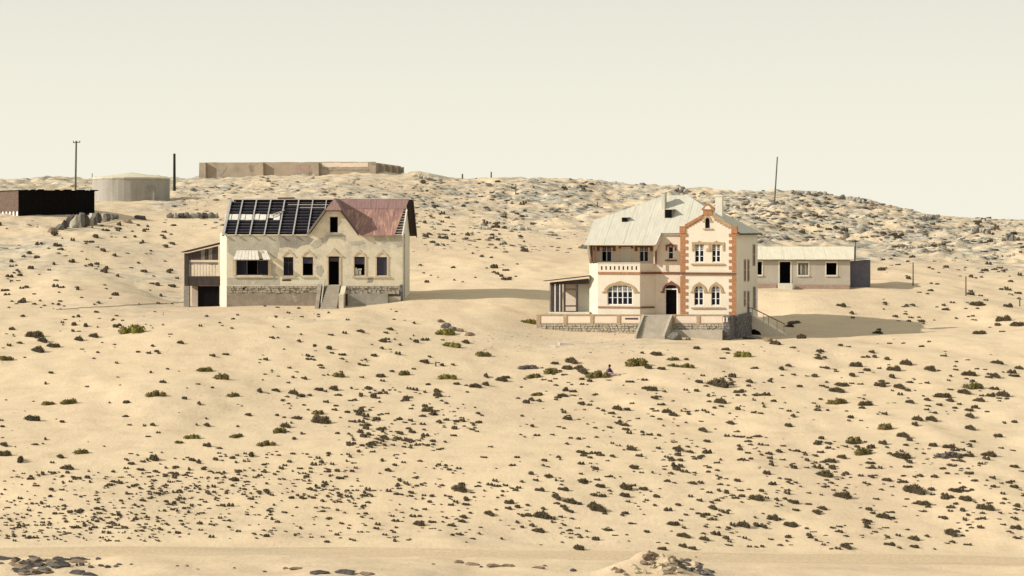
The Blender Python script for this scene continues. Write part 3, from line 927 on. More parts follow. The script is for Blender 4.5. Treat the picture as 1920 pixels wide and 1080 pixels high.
S1.bpart('veranda_rail', 'wood_grey', vr, 354, 491.5, 409, 494.5, V0 + .05, V0 + .13)
for k in range(9):
    x = 358 + k * 5.6
    S1.bpart('baluster', 'board_white', vr, x, 496, x + 1.2, 519, V1 - .1, V1 - .05)
S1.bpart('veranda_rail', 'board_white', vr, 354, 494.5, 409, 496.5, V1 - .12, V1 - .04)
S1.bpart('deck_beam', 'wood_dark', vr, 347, 519, 411, 536, V0 - .02, V1)
S1.bpart('stone_pier', 'render_dark', vr, 344.5, 536.2, 354.5, 600, V0 - .06, V0 + .6)
S1.bpart('brick_pier', 'plaster_pink', vr, 359.5, 536.2, 371, 600, V0 + 1.6, V0 + 2.2)
S1.bpart('cellar_opening', 'painted_shade', vr, 371, 536.2, 411, 600, V0 + .3, V0 + .4)

# ------------------------------------------------------------------ right house, restored and painted
rng = random.Random(9)
S2 = Site(1325, 617, 199, -16)
h2 = thing('painted_house', S2.o, S2.a, 'two storey cream house with orange brick trim, balcony and pale metal roof', 'house')
P2 = S2.P
VE = 1.3
D2 = 11.8
zF = P2(1325, 592)[1]
u_gl, u_gr = P2(1276, 500)[0], P2(1380, 500)[0]
u_bl, u_br = P2(1121, 550)[0], P2(1200, 550)[0]
z2 = P2(1325, 438)[1]
# front walls
LW = [arch_px(1301.5, 1319, 536, 545, 572.5), arch_px(1333.5, 1350.5, 536, 545, 572.5)]
UW = [RC(1303, 456.5, 1320, 491.5), RC(1335, 456.5, 1351, 491.5)]
AW = [arch_px(1322, 1331, 408.5, 413, 428)]
S2.part('gable_wall', 'plaster_r', h2, [(1276, 600), (1380, 600), (1380, 437), (1372, 422), (1336, 401), (1318, 401), (1284, 420), (1276, 437)], 0, .4, LW + UW + AW)
EW = [arch_px(1246.5, 1270.5, 534, 541, 590.5)]
EW2 = [RC(1253, 462, 1263, 486)]
x_e0 = 1229
S2.part('entry_wall', 'plaster_pink', h2, [(x_e0, 600), (1288, 600), (1288, 438), (x_e0, 438)], VE, VE + .3, EW + EW2)
BWN = [arch_px(1139, 1186.5, 534.5, 545, 571.5, 10)]
S2.part('bay_wall', 'plaster_r', h2, [(1121, 600), (1200, 600), (1200, 511.5), (1121, 511.5)], 0, .3, BWN)
def wallseg(name, mat, p, q, z0, z1, t=.25):
    d = (Vector(q) - Vector(p)).normalized(); n = Vector((-d.y, d.x)) * t
    mb = MB(); mb.slab([p, q, (q[0] + n.x, q[1] + n.y), (p[0] + n.x, p[1] + n.y)], [], lambda a, b, c: (a, b, c), z0, z1)
    return mb.build(name, mat, h2)
u_e = P2(x_e0, 550, VE)[0]
u_bb = P2(1105, 550, 1.15)[0]
zP = P2(1160, 494)[1]
zlo = -2.0
wallseg('bay_side_wall', 'plaster_pink', (u_br + .004, .003), (u_e - .003, VE - .003), zlo, zP)
wallseg('bay_side_wall', 'plaster_pale', (u_bb + .003, 1.15), (u_bl - .004, .003), zlo, zP)
wallseg('left_wall', 'plaster_pale', (u_bb, D2), (u_bb, 1.153), zlo, zP)
zB = P2(1160, 457.5, -.25)[1]
mb = MB(); mb.slab([(0, zlo), (D2, zlo), (D2, z2), (0, z2)], [], lambda a, b, c: (c, a + .402, b), u_gr - .3, u_gr); 
side = mb.build('side_wall', 'plaster_shade', h2)
mb = MB(); mb.box(u_bb, u_gr - .31, D2 + .1, D2 + .4, zlo, z2); mb.build('back_wall', 'plaster_shade', h2)
mb = MB(); mb.slab([(u_bb + .3, 2.9), (u_e + .2, 2.9), (u_e + .2, 1.8), (u_gl + .4, 1.8), (u_gl + .4, .95), (u_gr - .35, .95), (u_gr - .35, 1.05), (u_gl + .5, 1.05), (u_gl + .5, 1.9), (u_e + .3, 1.9), (u_e + .3, 3.0), (u_bb + .3, 3.0)], [], lambda a, b, c: (a, b, c), zlo, z2 + .3)
mb.build('shade_backing', 'painted_shade', h2)  # added near-black slab that paints the rooms dark behind the openings
mb = MB(); mb.slab([(u_bl + .1, .35), (u_br - .1, .35), (u_e - .35, VE), (u_e - .3, 2.89), (u_bb + .3, 2.89), (u_bb + .3, 1.25)], [], lambda a, b, c: (a, b, c), zP - .9, zP - .75); mb.build('balcony_floor', 'concrete', h2)
# loggia: back wall, windows, posts
VLo = 1.75
LWN = [RC(1128, 462, 1147, 491), RC(1199, 462, 1216, 491), RC(1165, 463, 1184, 493)]
S2.part('loggia_wall', 'plaster_pink', h2, [(1108, 497), (1236, 497), (1236, 450), (1108, 450)], VLo, VLo + .2, LWN[:2])
wallseg('loggia_side_wall', 'plaster_pink', (u_e - .26, 2.0), (u_e - .26, VE + .02), zP, z2)
wallseg('loggia_side_wall', 'plaster_pale', (u_bb + .28, 1.3), (u_bb + .28, D2), zP, z2 - .2)
window(S2, h2, 1128, 462, 1147, 491, VLo, 2, [471], fw=1.2, mw=1.4, lattice=(463, 471, 4, 2), skip=(0,))
window(S2, h2, 1199, 462, 1216, 491, VLo, 2, [471], fw=1.2, mw=1.6, lattice=(463, 471, 4, 2))
def hood2(x0, x1, y, ylo, mat, v, w=3.6, leg=True, bumps=()):
    pts = [(x0, ylo), (x0, y)]
    for b in bumps:
        pts += [(b - 5, y), (b, y - 3), (b + 5, y)]
    pts += [(x1, y), (x1, ylo), (x1 - w, ylo), (x1 - w, y + w + 1), (x0 + w, y + w + 1), (x0 + w, ylo)]
    S2.part('window_hood', mat, h2, pts, v - .07, v + .003)
hood2(1119, 1154, 458, 471, 'redbrown', VLo, 5); hood2(1190, 1224, 458, 471, 'redbrown', VLo, 5); hood2(1160, 1187, 458, 466, 'redbrown', VLo, 4)
S2.bpart('loggia_door', 'plaster_shade', h2, 1165, 467, 1183, 493, VLo - .03, VLo + .003)
for x0, x1, v, m in ((1107, 1109.6, .9, 'redbrown'), (1112.5, 1115, .5, 'redbrown'), (1228.5, 1231, 1.0, 'redbrown'), (1225.5, 1227.3, .6, 'plaster_pink')):
    S2.bpart('balcony_post', m, h2, x0, 458, x1, 495, v, v + .14)
# balcony parapet with pierced slots
slots = [RC(1127 + k * 8.1, 499, 1129.6 + k * 8.1, 506) for k in range(9)]
mbw = MB()
S2.part('parapet', 'plaster_r', h2, [(1121, 512), (1200, 512), (1200, 494), (1121, 494)], -.03, .0 - .001, slots)
S2.bpart('parapet_cap', 'plaster_pale', h2, 1119.5, 492.4, 1200.6, 494, -.07, .3)
# string courses
def course(name, mat, y0, y1, pts, t=.07):
    for (p, q, m) in pts:
        z0, z1 = P2(1250, y1)[1], P2(1250, y0)[1]
        d = (Vector(q) - Vector(p)).normalized(); n = Vector((d.y, -d.x)) * t
        mb = MB(); mb.slab([p, q, (q[0] + n.x, q[1] + n.y), (p[0] + n.x, p[1] + n.y)], [], lambda a, b, c: (a, b, c), z0, z1)
        mb.build(name, m or mat, h2)
e_ = .003
course('string_course', 'band', 510.4, 514.4, [((u_bl, -e_), (u_br, -e_), 'terracotta'), ((u_br + .05, -e_ - .04), (u_e - .05, VE - .12), 'band'), ((u_e, VE - e_), (u_gl + .2, VE - e_), 'band'),
                                                ((u_gl - .05, -.052), (u_gr + .06, -.052), 'band')], .09)
course('string_course', 'terracotta', 575.4, 578.4, [((u_bl, -e_), (u_br, -e_), 'terracotta'), ((u_br + .05, -e_ - .04), (u_e - .08, VE - .14), 'band')], .07)
# windows of the front
window(S2, h2, 1139, 534.5, 1186.5, 571.5, 0, 5, [547, 558], fw=1.4, mw=2.0, lattice=(536, 547, 15, 4))
for x0, x1 in ((1301.5, 1319), (1333.5, 1350.5)):
    window(S2, h2, x0, 536, x1, 572.5, 0, 2, [547.5, 560], fw=1.2, mw=2.2, lattice=(537, 547.5, 6, 2))
for x0, x1 in ((1303, 1320), (1335, 1351)):
    window(S2, h2, x0, 456.5, x1, 491.5, 0, 2, [469.5, 480.5], fw=1.1, mw=2.4, lattice=(457.5, 469.5, 6, 3))
window(S2, h2, 1253, 462, 1263, 486, VE, 1, [473.5], fw=1.3)
window(S2, h2, 1322, 408.5, 1331, 428, 0, 1, [], fw=1.0, mat='redbrown', gl='glass')
mb = MB()
S2.bx(mb, 1246.5, 534, 1248.3, 590, VE + .08, VE + .2); S2.bx(mb, 1268.7, 534, 1270.5, 590, VE + .08, VE + .2); S2.bx(mb, 1248.3, 541, 1268.7, 543.2, VE + .082, VE + .198)
dfr = mb.build('door_frame', 'white_paint', h2)
p = MB(); S2.bx(p, 1248.4, 534, 1268.6, 540.8, VE + .13, VE + .138); p.build('pane', 'glass', dfr)
# hoods and sills
S2.part('window_hood', 'ochre', h2, hood_px(1132, 1193.5, 529, 546.5, 5.5, 2.5, 3.5), -.08, .003)
S2.part('window_hood', 'ochre', h2, hood_px(1296.5, 1324, 531, 546.5, 4.6, 2.5, 2.0), -.08, .003)
S2.part('window_hood', 'ochre', h2, hood_px(1328.6, 1355.5, 531, 546.5, 4.6, 2.5, 2.0), -.08, .003)
S2.part('door_hood', 'redbrown', h2, hood_px(1242, 1275, 529.5, 546.5, 4.0, 3.0, 3.0), VE - .08, VE + .003)
hood2(1248, 1268, 458.5, 470, 'redbrown', VE, 3, bumps=(1258,))
S2.bpart('window_sill', 'redbrown', h2, 1247, 487, 1268.5, 489.6, VE - .12, VE + .003)
hood2(1297, 1331.5, 454, 470.5, 'ochre', 0, 3.4, bumps=(1311,)); hood2(1331.8, 1358, 454.1, 470.4, 'ochre', 0, 3.4, bumps=(1343,))
S2.bpart('hood_keystone', 'ochre', h2, 1324, 466, 1332.5, 471.5, -.06, .003)
for x0, x1, y in ((1295.5, 1358, 494.2), (1295.5, 1358, 576.2)):
    S2.bpart('window_sill', 'ochre', h2, x0, y, x1, y + 2.5, -.13, .003)
S2.part('attic_hood', 'ochre', h2, hood_px(1319.5, 1333.5, 405, 414, 3, 1.5, 2.5), -.06, .003)
S2.bpart('window_sill', 'ochre', h2, 1318, 428.6, 1336.5, 430.6, -.1, .003)
# brick quoins: strips with alternating long and short blocks
for (xa, sgn) in ((1276, 1), (1380, -1)):
    k, y = 0, 438.0
    while y < 592:
        if not (509 < y < 513.5):
            w = 13.5 if k % 2 == 0 else 7.6
            a, b = (xa - .6, xa + w) if sgn > 0 else (xa - w, xa + .6)
            if y + 6 > 510 and y < 510: h_ = 510 - y - .3
            else: h_ = 5.9
            S2.bpart('quoin', 'terracotta', h2, a, y, b, y + h_, -.05, .004)
        y += 6.1; k += 1
    a, b = (xa - 2, xa + 9) if sgn > 0 else (xa - 9, xa + 2)
    S2.bpart('gable_shoulder', 'terracotta', h2, a, 424, b, 437.7, -.1, .42)
mb = MB()
for (xa, ya, xb, yb) in ((1284, 421, 1318, 401.5), (1336, 401.5, 1372, 422)):
    S2.part('rake_trim', 'terracotta' if xa < 1300 else 'ochre', h2, [(xa, ya + 6.5), (xa, ya), (xb, yb), (xb, yb + 6.5)], -.1, .42)
for i in range(6):
    for (xa, ya, xb, yb) in ((1286, 427.6, 1316, 410.2), (1338, 410.2, 1369, 427.6)):
        t = (i + .5) / 6
        x, y = xa + (xb - xa) * t, ya + (yb - ya) * t
        S2.bpart('rake_tooth', 'terracotta' if xa < 1300 else 'ochre', h2, x - 1.6, y - 1.5, x + 1.6, y + 2.0, -.05, .004)
S2.bpart('gable_top', 'terracotta', h2, 1318.2, 394.5, 1335.8, 403, -.12, .42)
S2.part('gable_cap', 'terracotta', h2, [(1315.5, 394.3), (1338.5, 394.3), (1338.5, 391), (1332, 385), (1327, 382.5), (1322, 385), (1315.5, 391)], -.18, .44)
S2.part('cap_panel', 'plaster_r', h2, [(1320.5, 392.2), (1333.5, 392.2), (1331, 387.5), (1327, 385.4), (1323, 387.5)], -.2, -.181)
# right side windows
def sidewin(x0, y0, x1, y1):
    (va, za), (vb_, zb_) = S2.S(x0, y1, u_gr), S2.S(x1, y0, u_gr)
    vm_ = (va + vb_) / 2
    mb = MB()
    for v in (va, vb_ - .12): mb.box(u_gr + .001, u_gr + .05, v, v + .12, za, zb_)
    for z in (za, (za + zb_) / 2, zb_ - .1): mb.box(u_gr + .0015, u_gr + .045, va + .12, vb_ - .12, z, z + .1)
    w = mb.build('side_window', 'ochre', h2)
    p = MB(); p.box(u_gr + .0008, u_gr + .01, va + .12, vb_ - .12, za + .1, zb_ - .1); p.build('pane', 'glass_blue', w)
for q in ((1394.5, 486, 1398, 528), (1401, 486, 1404.5, 528), (1394.5, 545, 1397.5, 575), (1400.5, 545, 1404.5, 592), (1411, 458, 1415.5, 499), (1411.5, 537, 1416, 580)):
    sidewin(*q)
# roof planes
VFR = -.35
kz = (P2(1160, 458, VFR)[1], z2 + .02)
slope = (kz[1] - kz[0]) / (VE - .15 - VFR)
def fz(u, v): return kz[0] + slope * (v - VFR)
VRG = 6.7
zT = P2(1268, 367, VRG)[1]
slope = (zT - kz[0]) / (VRG - VFR)
uA = P2(1097, 458, VFR)[0]; uB = P2(1228.5, 458, VFR)[0]
uC = P2(1112, 411, 3.0)[0]
uTl, uTr = P2(1247, 366, VRG)[0], P2(1290, 367, VRG)[0]
zev = z2 + .02
v_ev2 = VFR + (zev - kz[0]) / slope
u_gm = P2(1327, 420)[0]
u_re = u_gr + .35
rs = (zT - zev) / (u_re - uTr)
zw = zev + rs * (u_re - u_gm)
v_w = VFR + (zw - kz[0]) / slope
front = [(uA, VFR), (uB, VFR), (P2(1239, 438, v_ev2)[0], v_ev2), (u_gl + .1, v_ev2), (u_gm, v_w), (uTr, VRG), (uTl, VRG), (uA + .02, 3.0)]
sheets(front, lambda u, v: fz(u, v), .92, 'roof_sheet', 'roof_grey', h2, rng, jit=.008)
rightp = [(u_re, .42), (u_re, 2 * VRG - v_ev2 + .2), (uTr, VRG), (u_gm, v_w), (u_gm, .42)]
mb = MB(); mb.slab(rightp, [], lambda a, b, c: (a, b, zev + rs * (u_re - a) + c), 0, .05); mb.build('roof_slope', 'roof_grey', h2)
leftw = [(u_gm, .42), (u_gm, v_w), (u_gl + .1, v_ev2), (u_gl - .1, .42)]
ls = (zw - zev) / (u_gm - u_gl)
mb = MB(); mb.slab(leftw, [], lambda a, b, c: (a, b, zw - ls * (u_gm - a) + c + .005), 0, .05); mb.build('roof_slope', 'roof_grey', h2)
backp = [(uA, 2 * VRG - v_ev2), (u_re, 2 * VRG - v_ev2 + .2), (uTr, VRG), (uTl, VRG)]
mb = MB(); mb.slab(backp, [], lambda a, b, c: (a, b, zT - (zT - zev) * (b - VRG) / (VRG - v_ev2) + c), -.02, .03); mb.build('roof_slope', 'roof_grey', h2)
zc = fz(0, 3.0)
tri = [Vector((uA + .02, 3.0, zc)), Vector((uTl, VRG, zT)), Vector((uA, 2 * VRG - v_ev2, zev))]
mb = MB(); mb.add(tri + [t - Vector((0, 0, .06)) for t in tri], [(0, 1, 2), (5, 4, 3), (0, 3, 4, 1), (1, 4, 5, 2), (2, 5, 3, 0)]); mb.build('roof_slope', 'roof_grey', h2)
mb = MB(); mb.slab([(VFR + .3, fz(0, VFR + .3) - .05), (3.0, zc - .05), (2 * VRG - v_ev2, zev), (2 * VRG - v_ev2, zP), (VFR + 1.6, zP)], [], lambda a, b, c: (c, a, b), u_bb - .02, u_bb + .2); mb.build('gable_infill', 'plaster_pale', h2)
# eaves
mb = MB(); mb.bar((uA, VFR - .03, kz[0] - .03), (uB, VFR - .03, kz[0] - .03), .07, .13); mb.build('gutter', 'plaster_pale', h2)
mb = MB(); mb.bar((P2(1239, 438, v_ev2)[0], v_ev2 - .08, zev - .06), (u_gl - .1, v_ev2 - .08, zev - .06), .08, .11); mb.build('gutter', 'wood_grey', h2)
mb = MB(); mb.bar((u_re - .02, .45, zev - .08), (u_re - .02, 2 * VRG - v_ev2 + .2, zev - .08), .10, .14); mb.build('gutter', 'wood_dark', h2)
mb = MB(); mb.bar((uB + .03, VFR, kz[0] - .05), (P2(1239, 438, v_ev2)[0], v_ev2, zev - .05), .08, .16); mb.build('verge_board', 'white_paint', h2)
mb = MB(); mb.bar((uB - .1, 0, kz[0] - .45), (P2(1239, 438, v_ev2)[0] - .05, v_ev2, zev - .4), .08, .5); mb.build('eave_board', 'plaster_pink', h2)
S2.bpart('loggia_beam', 'redbrown', h2, 1106, 458.2, 1229, 460.6, .1, .3)
# roof hatches
for x0, x1, ytop, ybot in ((1165.5, 1177.5, 408, 417), (1246, 1260.5, 393, 409.5)):
    v = 1.0
    for _ in range(30):
        u_, z_ = P2((x0 + x1) / 2, ybot, v)
        v = VFR + (z_ - kz[0]) / slope
    (ua, zt_), (ub, zb_) = P2(x0, ytop, v), P2(x1, ybot, v)
    mb = MB()
    vb2 = VFR + (zt_ - kz[0]) / slope
    mb.slab([(v, zb_ - .02), (v, zt_), (vb2 + .05, zt_)], [], lambda a, b, c: (c, a, b), ua, ub)
    ht = mb.build('roof_hatch', 'wood_grey', h2)
    mb = MB(); mb.slab([(ua - .08, v - .12), (ub + .08, v - .12), (ub + .08, vb2 + .1), (ua - .08, vb2 + .1)], [], lambda a, b, c: (a, b, c), zt_ + .003, zt_ + .05); mb.build('hatch_lid', 'roof_grey', ht)
    mb = MB(); mb.slab([(ua + .05, zb_ + .05), (ub - .05, zb_ + .05), (ub - .05, zt_ - .03), (ua + .05, zt_ - .03)], [], FR, v - .02, v - .002); mb.build('hatch_opening', 'painted_shade', ht)
def chimney(x0, x1, y0, y1, v, dv, mat):
    (ua, zt_), (ub, zb_) = P2(x0, y0, v), P2(x1, y1, v)
    mb = MB(); mb.box(ua, ub, v, v + dv, zb_ - .6, zt_ - .12)
    c = mb.build('chimney', mat, h2)
    mb = MB(); mb.box(ua - .05, ub + .05, v - .05, v + dv + .05, zt_ - .118, zt_); mb.build('chimney_cap', mat, c)
chimney(1240.5, 1246.5, 360, 390, 4.6, .9, 'roof_grey')
chimney(1341, 1354, 366, 400, 5.4, .7, 'plaster_shade')
# terrace
VT = -2.6
u_t0, u_t1 = P2(1006, 600, VT)[0], P2(1207, 600, VT)[0]
u_t2, u_t3 = P2(1258, 600, VT)[0], P2(1363, 600, VT)[0]
zt2 = P2(1260, 590.5, VT)[1]
zbase = -2.6
terr = [(u_t0, VT), (u_t1, VT), (u_t2, VT), (u_t3, VT), (u_t3, -.06), (u_gr + .1, -.06), (u_gr + .1, 7), (u_t0, 7)]
mb = MB(); mb.slab([(p[0], p[1] + (.1 if p[1] == VT else 0)) for p in terr], [], lambda a, b, c: (a, b, c), zbase, zt2 - .12); mb.build('terrace', 'concrete', h2)
def terrace_front(x0, x1, piers):
    S2.part('terrace_wall', 'plaster_pink', h2, [(x0, 607), (x1, 607), (x1, 591.5), (x0, 591.5)], VT + .01, VT + .1)
    S2.part('terrace_base', 'mortar', h2, [(x0, 660), (x1, 660), (x1, 607), (x0, 607)], VT + .0, VT + .1)
    S2.bpart('terrace_coping', 'ochre', h2, x0 - .5, 589.6, x1 + .5, 591.4, VT - .06, VT + .25)
    S2.bpart('terrace_course', 'ochre', h2, x0, 605.4, x1, 607.4, VT - .03, VT + .009)
    for x in piers:
        S2.bpart('terrace_pier', 'ochre', h2, x - 3.2, 591.5, x + 3.2, 609, VT - .06, VT + .008)
    mb = MB()
    for row in range(4):
        x = x0 + rng.uniform(0, 4)
        while x < x1 - 2:
            w = rng.uniform(4, 9)
            y0 = 608 + row * 4.3 + rng.uniform(-.3, .3)
            if rng.random() < .88: S2.stone(mb, x, y0, min(x + w - .8, x1), y0 + 3.6, VT - .03 - rng.uniform(0, .08), VT + .0, rng)
            x += w
    mb.build('rubble_course', 'stone', h2, kind='stuff')
terrace_front(1006, 1206, (1009.3, 1059.5, 1109.5, 1159.5, 1203))
terrace_front(1259, 1361, (1262.5, 1309, 1357.5))
S2.bpart('wall_slot', 'wood_dark', h2, 1172, 596, 1196, 599, VT - .02, VT + .009)
S2.part('ledge_wall', 'concrete', h2, [(1252, 660), (1354, 660), (1354, 619), (1252, 619)], VT - .9, VT - .1)
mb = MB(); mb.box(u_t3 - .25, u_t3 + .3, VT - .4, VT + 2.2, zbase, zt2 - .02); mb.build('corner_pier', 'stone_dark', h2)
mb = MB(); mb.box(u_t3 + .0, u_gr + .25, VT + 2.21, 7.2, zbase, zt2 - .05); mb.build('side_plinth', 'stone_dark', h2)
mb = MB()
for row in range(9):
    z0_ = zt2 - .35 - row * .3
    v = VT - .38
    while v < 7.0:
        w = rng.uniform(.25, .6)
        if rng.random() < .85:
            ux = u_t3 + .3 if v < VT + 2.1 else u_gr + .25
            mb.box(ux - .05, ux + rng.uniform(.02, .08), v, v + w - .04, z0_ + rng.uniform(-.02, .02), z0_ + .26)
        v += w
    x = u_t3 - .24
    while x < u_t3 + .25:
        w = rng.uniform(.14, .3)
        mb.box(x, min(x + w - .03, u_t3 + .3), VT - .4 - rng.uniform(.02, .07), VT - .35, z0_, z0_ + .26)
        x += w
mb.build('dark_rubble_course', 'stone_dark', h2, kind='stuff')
for k, x in enumerate((1356, 1362)):
    S2.bpart('pale_stake', 'white_paint', h2, x, 595, x + 2, 604, VT - .5, VT - .42)
# front ramp with two cheek walls
def tread(k, n=11):
    t0, t1 = k / n, (k + 1) / n
    va_, vb_ = .2 - 3.0 + (-3.4) * t0 + .2, .2 - 3.0 + (-3.4) * t1 + .2
    z = zt2 - .05 + (P2(1225, 634, -6)[1] - zt2) * t1
    ua = u_t1 + .1 - .12 * t0
    mb = MB(); mb.box(ua, u_t2 - .1 - .05 * t0, vb_, va_ - .002, zbase, z); mb.build('step', 'concrete', h2)
for k in range(11): tread(k)
zs = P2(1225, 632, -6)[1]
for ua, ub in ((u_t1 - .12, u_t1 + .08), (u_t2 - .08, u_t2 + .14)):
    mb = MB(); mb.slab([(VT - .002, zt2 + .02), (VT - .002, zbase), (-6.1, zbase), (-6.1, zs + .1), (-5.9, zs + .25)], [], lambda a, b, c: (c, a, b), ua, ub); mb.build('stair_cheek', 'concrete', h2)
# side stair with its rail
vS = 7.4
pts = S2.L([(1404, 660), (1404, 592), (1412, 592), (1474, 629), (1474, 660)], vS)
mb = MB(); mb.slab(pts, [], FR, vS, vS + 1.6); mb.build('side_stair', 'plaster_r', h2)
S2.part('stair_shadow', 'painted_shade', h2, [(1405, 660), (1432, 660), (1430, 632), (1424, 622), (1414, 617), (1405, 620)], vS - .03, vS - .003)  # near-black plate painted as the shadow at the stair foot
q = S2.L([(1404, 577), (1411, 578), (1472, 608)], vS + .1)
mb = MB()
mb.bar((q[0][0], vS + .1, q[0][1]), (q[1][0], vS + .1, q[1][1]), .06, .09); mb.bar((q[1][0], vS + .1, q[1][1]), (q[2][0], vS + .1, q[2][1]), .06, .09)
rail = mb.build('handrail', 'wood_grey', h2)
for x in (1411, 1432, 1441, 1457, 1470):
    t = (x - 1411) / 61
    a_, b_ = P2(x, 578 + 30 * t, vS + .1), P2(x, 594 + 35 * t, vS + .1)
    mb = MB(); mb.bar((a_[0], vS + .1, b_[1]), (a_[0], vS + .1, a_[1]), .04, .04); mb.build('rail_post', 'wood_grey', rail)
# glazed porch on the terrace, left
vP0, vP1 = .6, 3.4
po = bpy.data.objects.new('porch', None); COL.objects.link(po); po.parent = h2
mb = MB(); a, b = P2(1021, 527.5, vP0), P2(1105, 518, vP0)
mb.slab([a, b, (b[0], b[1] + .10), (a[0], a[1] + .08)], [], FR, vP0 - .4, vP1); mb.build('porch_roof', 'wood_dark', po)
S2.part('porch_fascia', 'wood_dark', po, [(1031, 533), (1104, 533), (1104, 522), (1031, 529.5)], vP0 + .1, vP0 + .16)
S2.bpart('porch_sill', 'plaster_pale', po, 1028, 585, 1105, 592, vP0 - .05, vP0 + .4)
for x0, x1, m in ((1030.5, 1033.5, 'wood_grey'), (1050.5, 1054, 'wood_dark'), (1056.5, 1060, 'wood_dark'), (1080, 1083.5, 'wood_dark')):
    S2.bpart('porch_post', m, po, x0, 532, x1, 585, vP0, vP0 + .12)
for x0, x1, y0, y1 in ((1060, 1080, 541, 543.5), (1060, 1080, 572.5, 575), (1060, 1080, 583, 585)):
    S2.bpart('porch_rail', 'wood_dark', po, x0, y0, x1, y1, vP0 + .01, vP0 + .11)
for x0, x1 in ((1033.5, 1039.5), (1042, 1048.5)):
    S2.bpart('shutter_board', 'wood_dark', po, x0, 533, x1, 584.8, vP0 + .03, vP0 + .08)
for x0, x1 in ((1039.6, 1041.8), (1048.6, 1050.4)):
    S2.bpart('shutter_strip', 'board_white', po, x0, 534, x1, 584, vP0 + .02, vP0 + .06)
S2.part('porch_panel', 'plaster_pink', po, [(1060.3, 585), (1079.7, 585), (1079.7, 532), (1060.3, 532)], vP0 + 1.5, vP0 + 1.56)
S2.part('porch_wall', 'plaster_shade', po, [(1083, 592), (1108, 592), (1108, 524), (1083, 527)], vP0 + 1.2, vP0 + 1.4)

# ------------------------------------------------------------------ long low shed behind
S3 = Site(1510, 542, 232, -4)
h3 = thing('long_shed', S3.o, S3.a, 'long low grey shed with cream roof and slate blue lean-to behind the big house', 'shed')
O3 = [RC(1405, 491, 1428.5, 515), RC(1462, 491, 1482, 531), RC(1496.5, 493, 1515.5, 515.5), RC(1549.5, 493, 1568.5, 515.5)]
S3.part('front_wall', 'shed_wall', h3, [(1395, 575), (1594, 575), (1594, 485), (1395, 485)], 0, .3, O3)
uS0, uS1 = S3.P(1395, 500)[0], S3.P(1594, 500)[0]
zs0 = S3.P(1500, 485)[1]
mb = MB(); mb.box(uS1 - .3, uS1, .302, 6, -1.8, zs0); mb.build('side_wall', 'shed_wall', h3)
mb = MB(); mb.box(uS0, uS0 + .3, .302, 6, -1.8, zs0); mb.build('side_wall', 'shed_wall', h3)
mb = MB(); mb.box(uS0, uS1, 6.002, 6.3, -1.8, zs0); mb.build('back_wall', 'shed_wall', h3)
mb = MB(); mb.box(uS0 + .31, uS1 - .31, 1.4, 1.5, -1.8, zs0); mb.build('shade_backing', 'painted_shade', h3)  # added near-black slab for the shade inside the shed
vr3 = 5.0
zr3 = S3.P(1500, 463, vr3)[1]
za3 = S3.P(1500, 487, -.35)[1]
f3 = lambda u, v: za3 + (zr3 - za3) * (v + .35) / (vr3 + .35)
sheets([(uS0 - .3, -.35), (S3.P(1601, 487, -.35)[0], -.35), (S3.P(1602, 463, vr3)[0], vr3), (uS0 - .3, vr3)], f3, 1.15, 'roof_sheet', 'roof_cream', h3, rng, jit=.008)
mb = MB(); mb.slab([(uS0 - .3, vr3), (uS1 + .3, vr3), (uS1 + .3, 7), (uS0 - .3, 7)], [], lambda a, b, c: (a, b, zr3 - (b - vr3) * .3 + c), 0, .04); mb.build('back_roof', 'roof_cream', h3)
mb = MB(); ue3 = S3.P(1602, 487, -.35)[0]; mb.bar((ue3 + .05, -.35, za3 - .05), (S3.P(1603, 463, vr3)[0], vr3, zr3 - .05), .16, .22); mb.build('barge_board', 'wood_dark', h3)
S3.bpart('fascia', 'wood_grey', h3, 1396, 485.6, 1600, 488, -.2, -.1)
S3.bpart('gable_wall', 'wood_dark', h3, 1590, 466, 1600, 487, 4.8, 4.9)
for x0, x1, y0, y1 in ((1405, 1428.5, 491, 515), (1496.5, 1515.5, 493, 515.5), (1549.5, 1568.5, 493, 515.5)):
    mb = MB(); S3.bx(mb, x0 - 2, y1 + .2, x1 + 2, y1 + 3, -.1, .003); S3.bx(mb, x0 - 2.5, y0 - 3, x1 + 2.5, y0 - .2, -.03, .003); S3.bx(mb, x1 + .2, y0, x1 + 2.4, y1, -.03, .003); S3.bx(mb, x0 - 2.4, y0, x0 - .2, y1, -.03, .003)
    mb.build('window_surround', 'plaster_shade', h3)
mb = MB(); S3.bx(mb, 1459.5, 488.5, 1484, 490.8, -.03, .003); S3.bx(mb, 1459.5, 490.8, 1461.8, 531, -.03, .003); S3.bx(mb, 1482.2, 490.8, 1484.5, 531, -.03, .003); mb.build('door_surround', 'plaster_shade', h3)
mb = MB(); S3.bx(mb, 1496.5, 493, 1498.5, 515.5, .05, .15); S3.bx(mb, 1513.5, 493, 1515.5, 515.5, .05, .15); S3.bx(mb, 1498.5, 493, 1513.5, 496, .052, .148); S3.bx(mb, 1505.6, 496, 1507.4, 515.5, .052, .148)
wf = mb.build('window_frame', 'wood_grey', h3)
for x0, x1 in ((1500, 1504.5), (1508.4, 1512.5)):
    p = MB(); S3.bx(p, x0, 496.5, x1, 515, .2, .22); p.build('daylight_strip', 'board_white', wf)  # pale strips painted for the daylight seen through this window
S3.bpart('brick_base', 'pink_base', h3, 1396, 532, 1456, 570, -.3, -.001)
S3.bpart('brick_base', 'pink_base', h3, 1490, 534, 1592, 570, -.12, -.001)
S3.bpart('door_step', 'plaster_shade', h3, 1459, 531.5, 1486, 560, -.9, -.31)
S3.part('lean_to_wall', 'shed_blue_shade', h3, [(1588, 575), (1632, 575), (1632, 487), (1588, 490)], 2.2, 2.5)
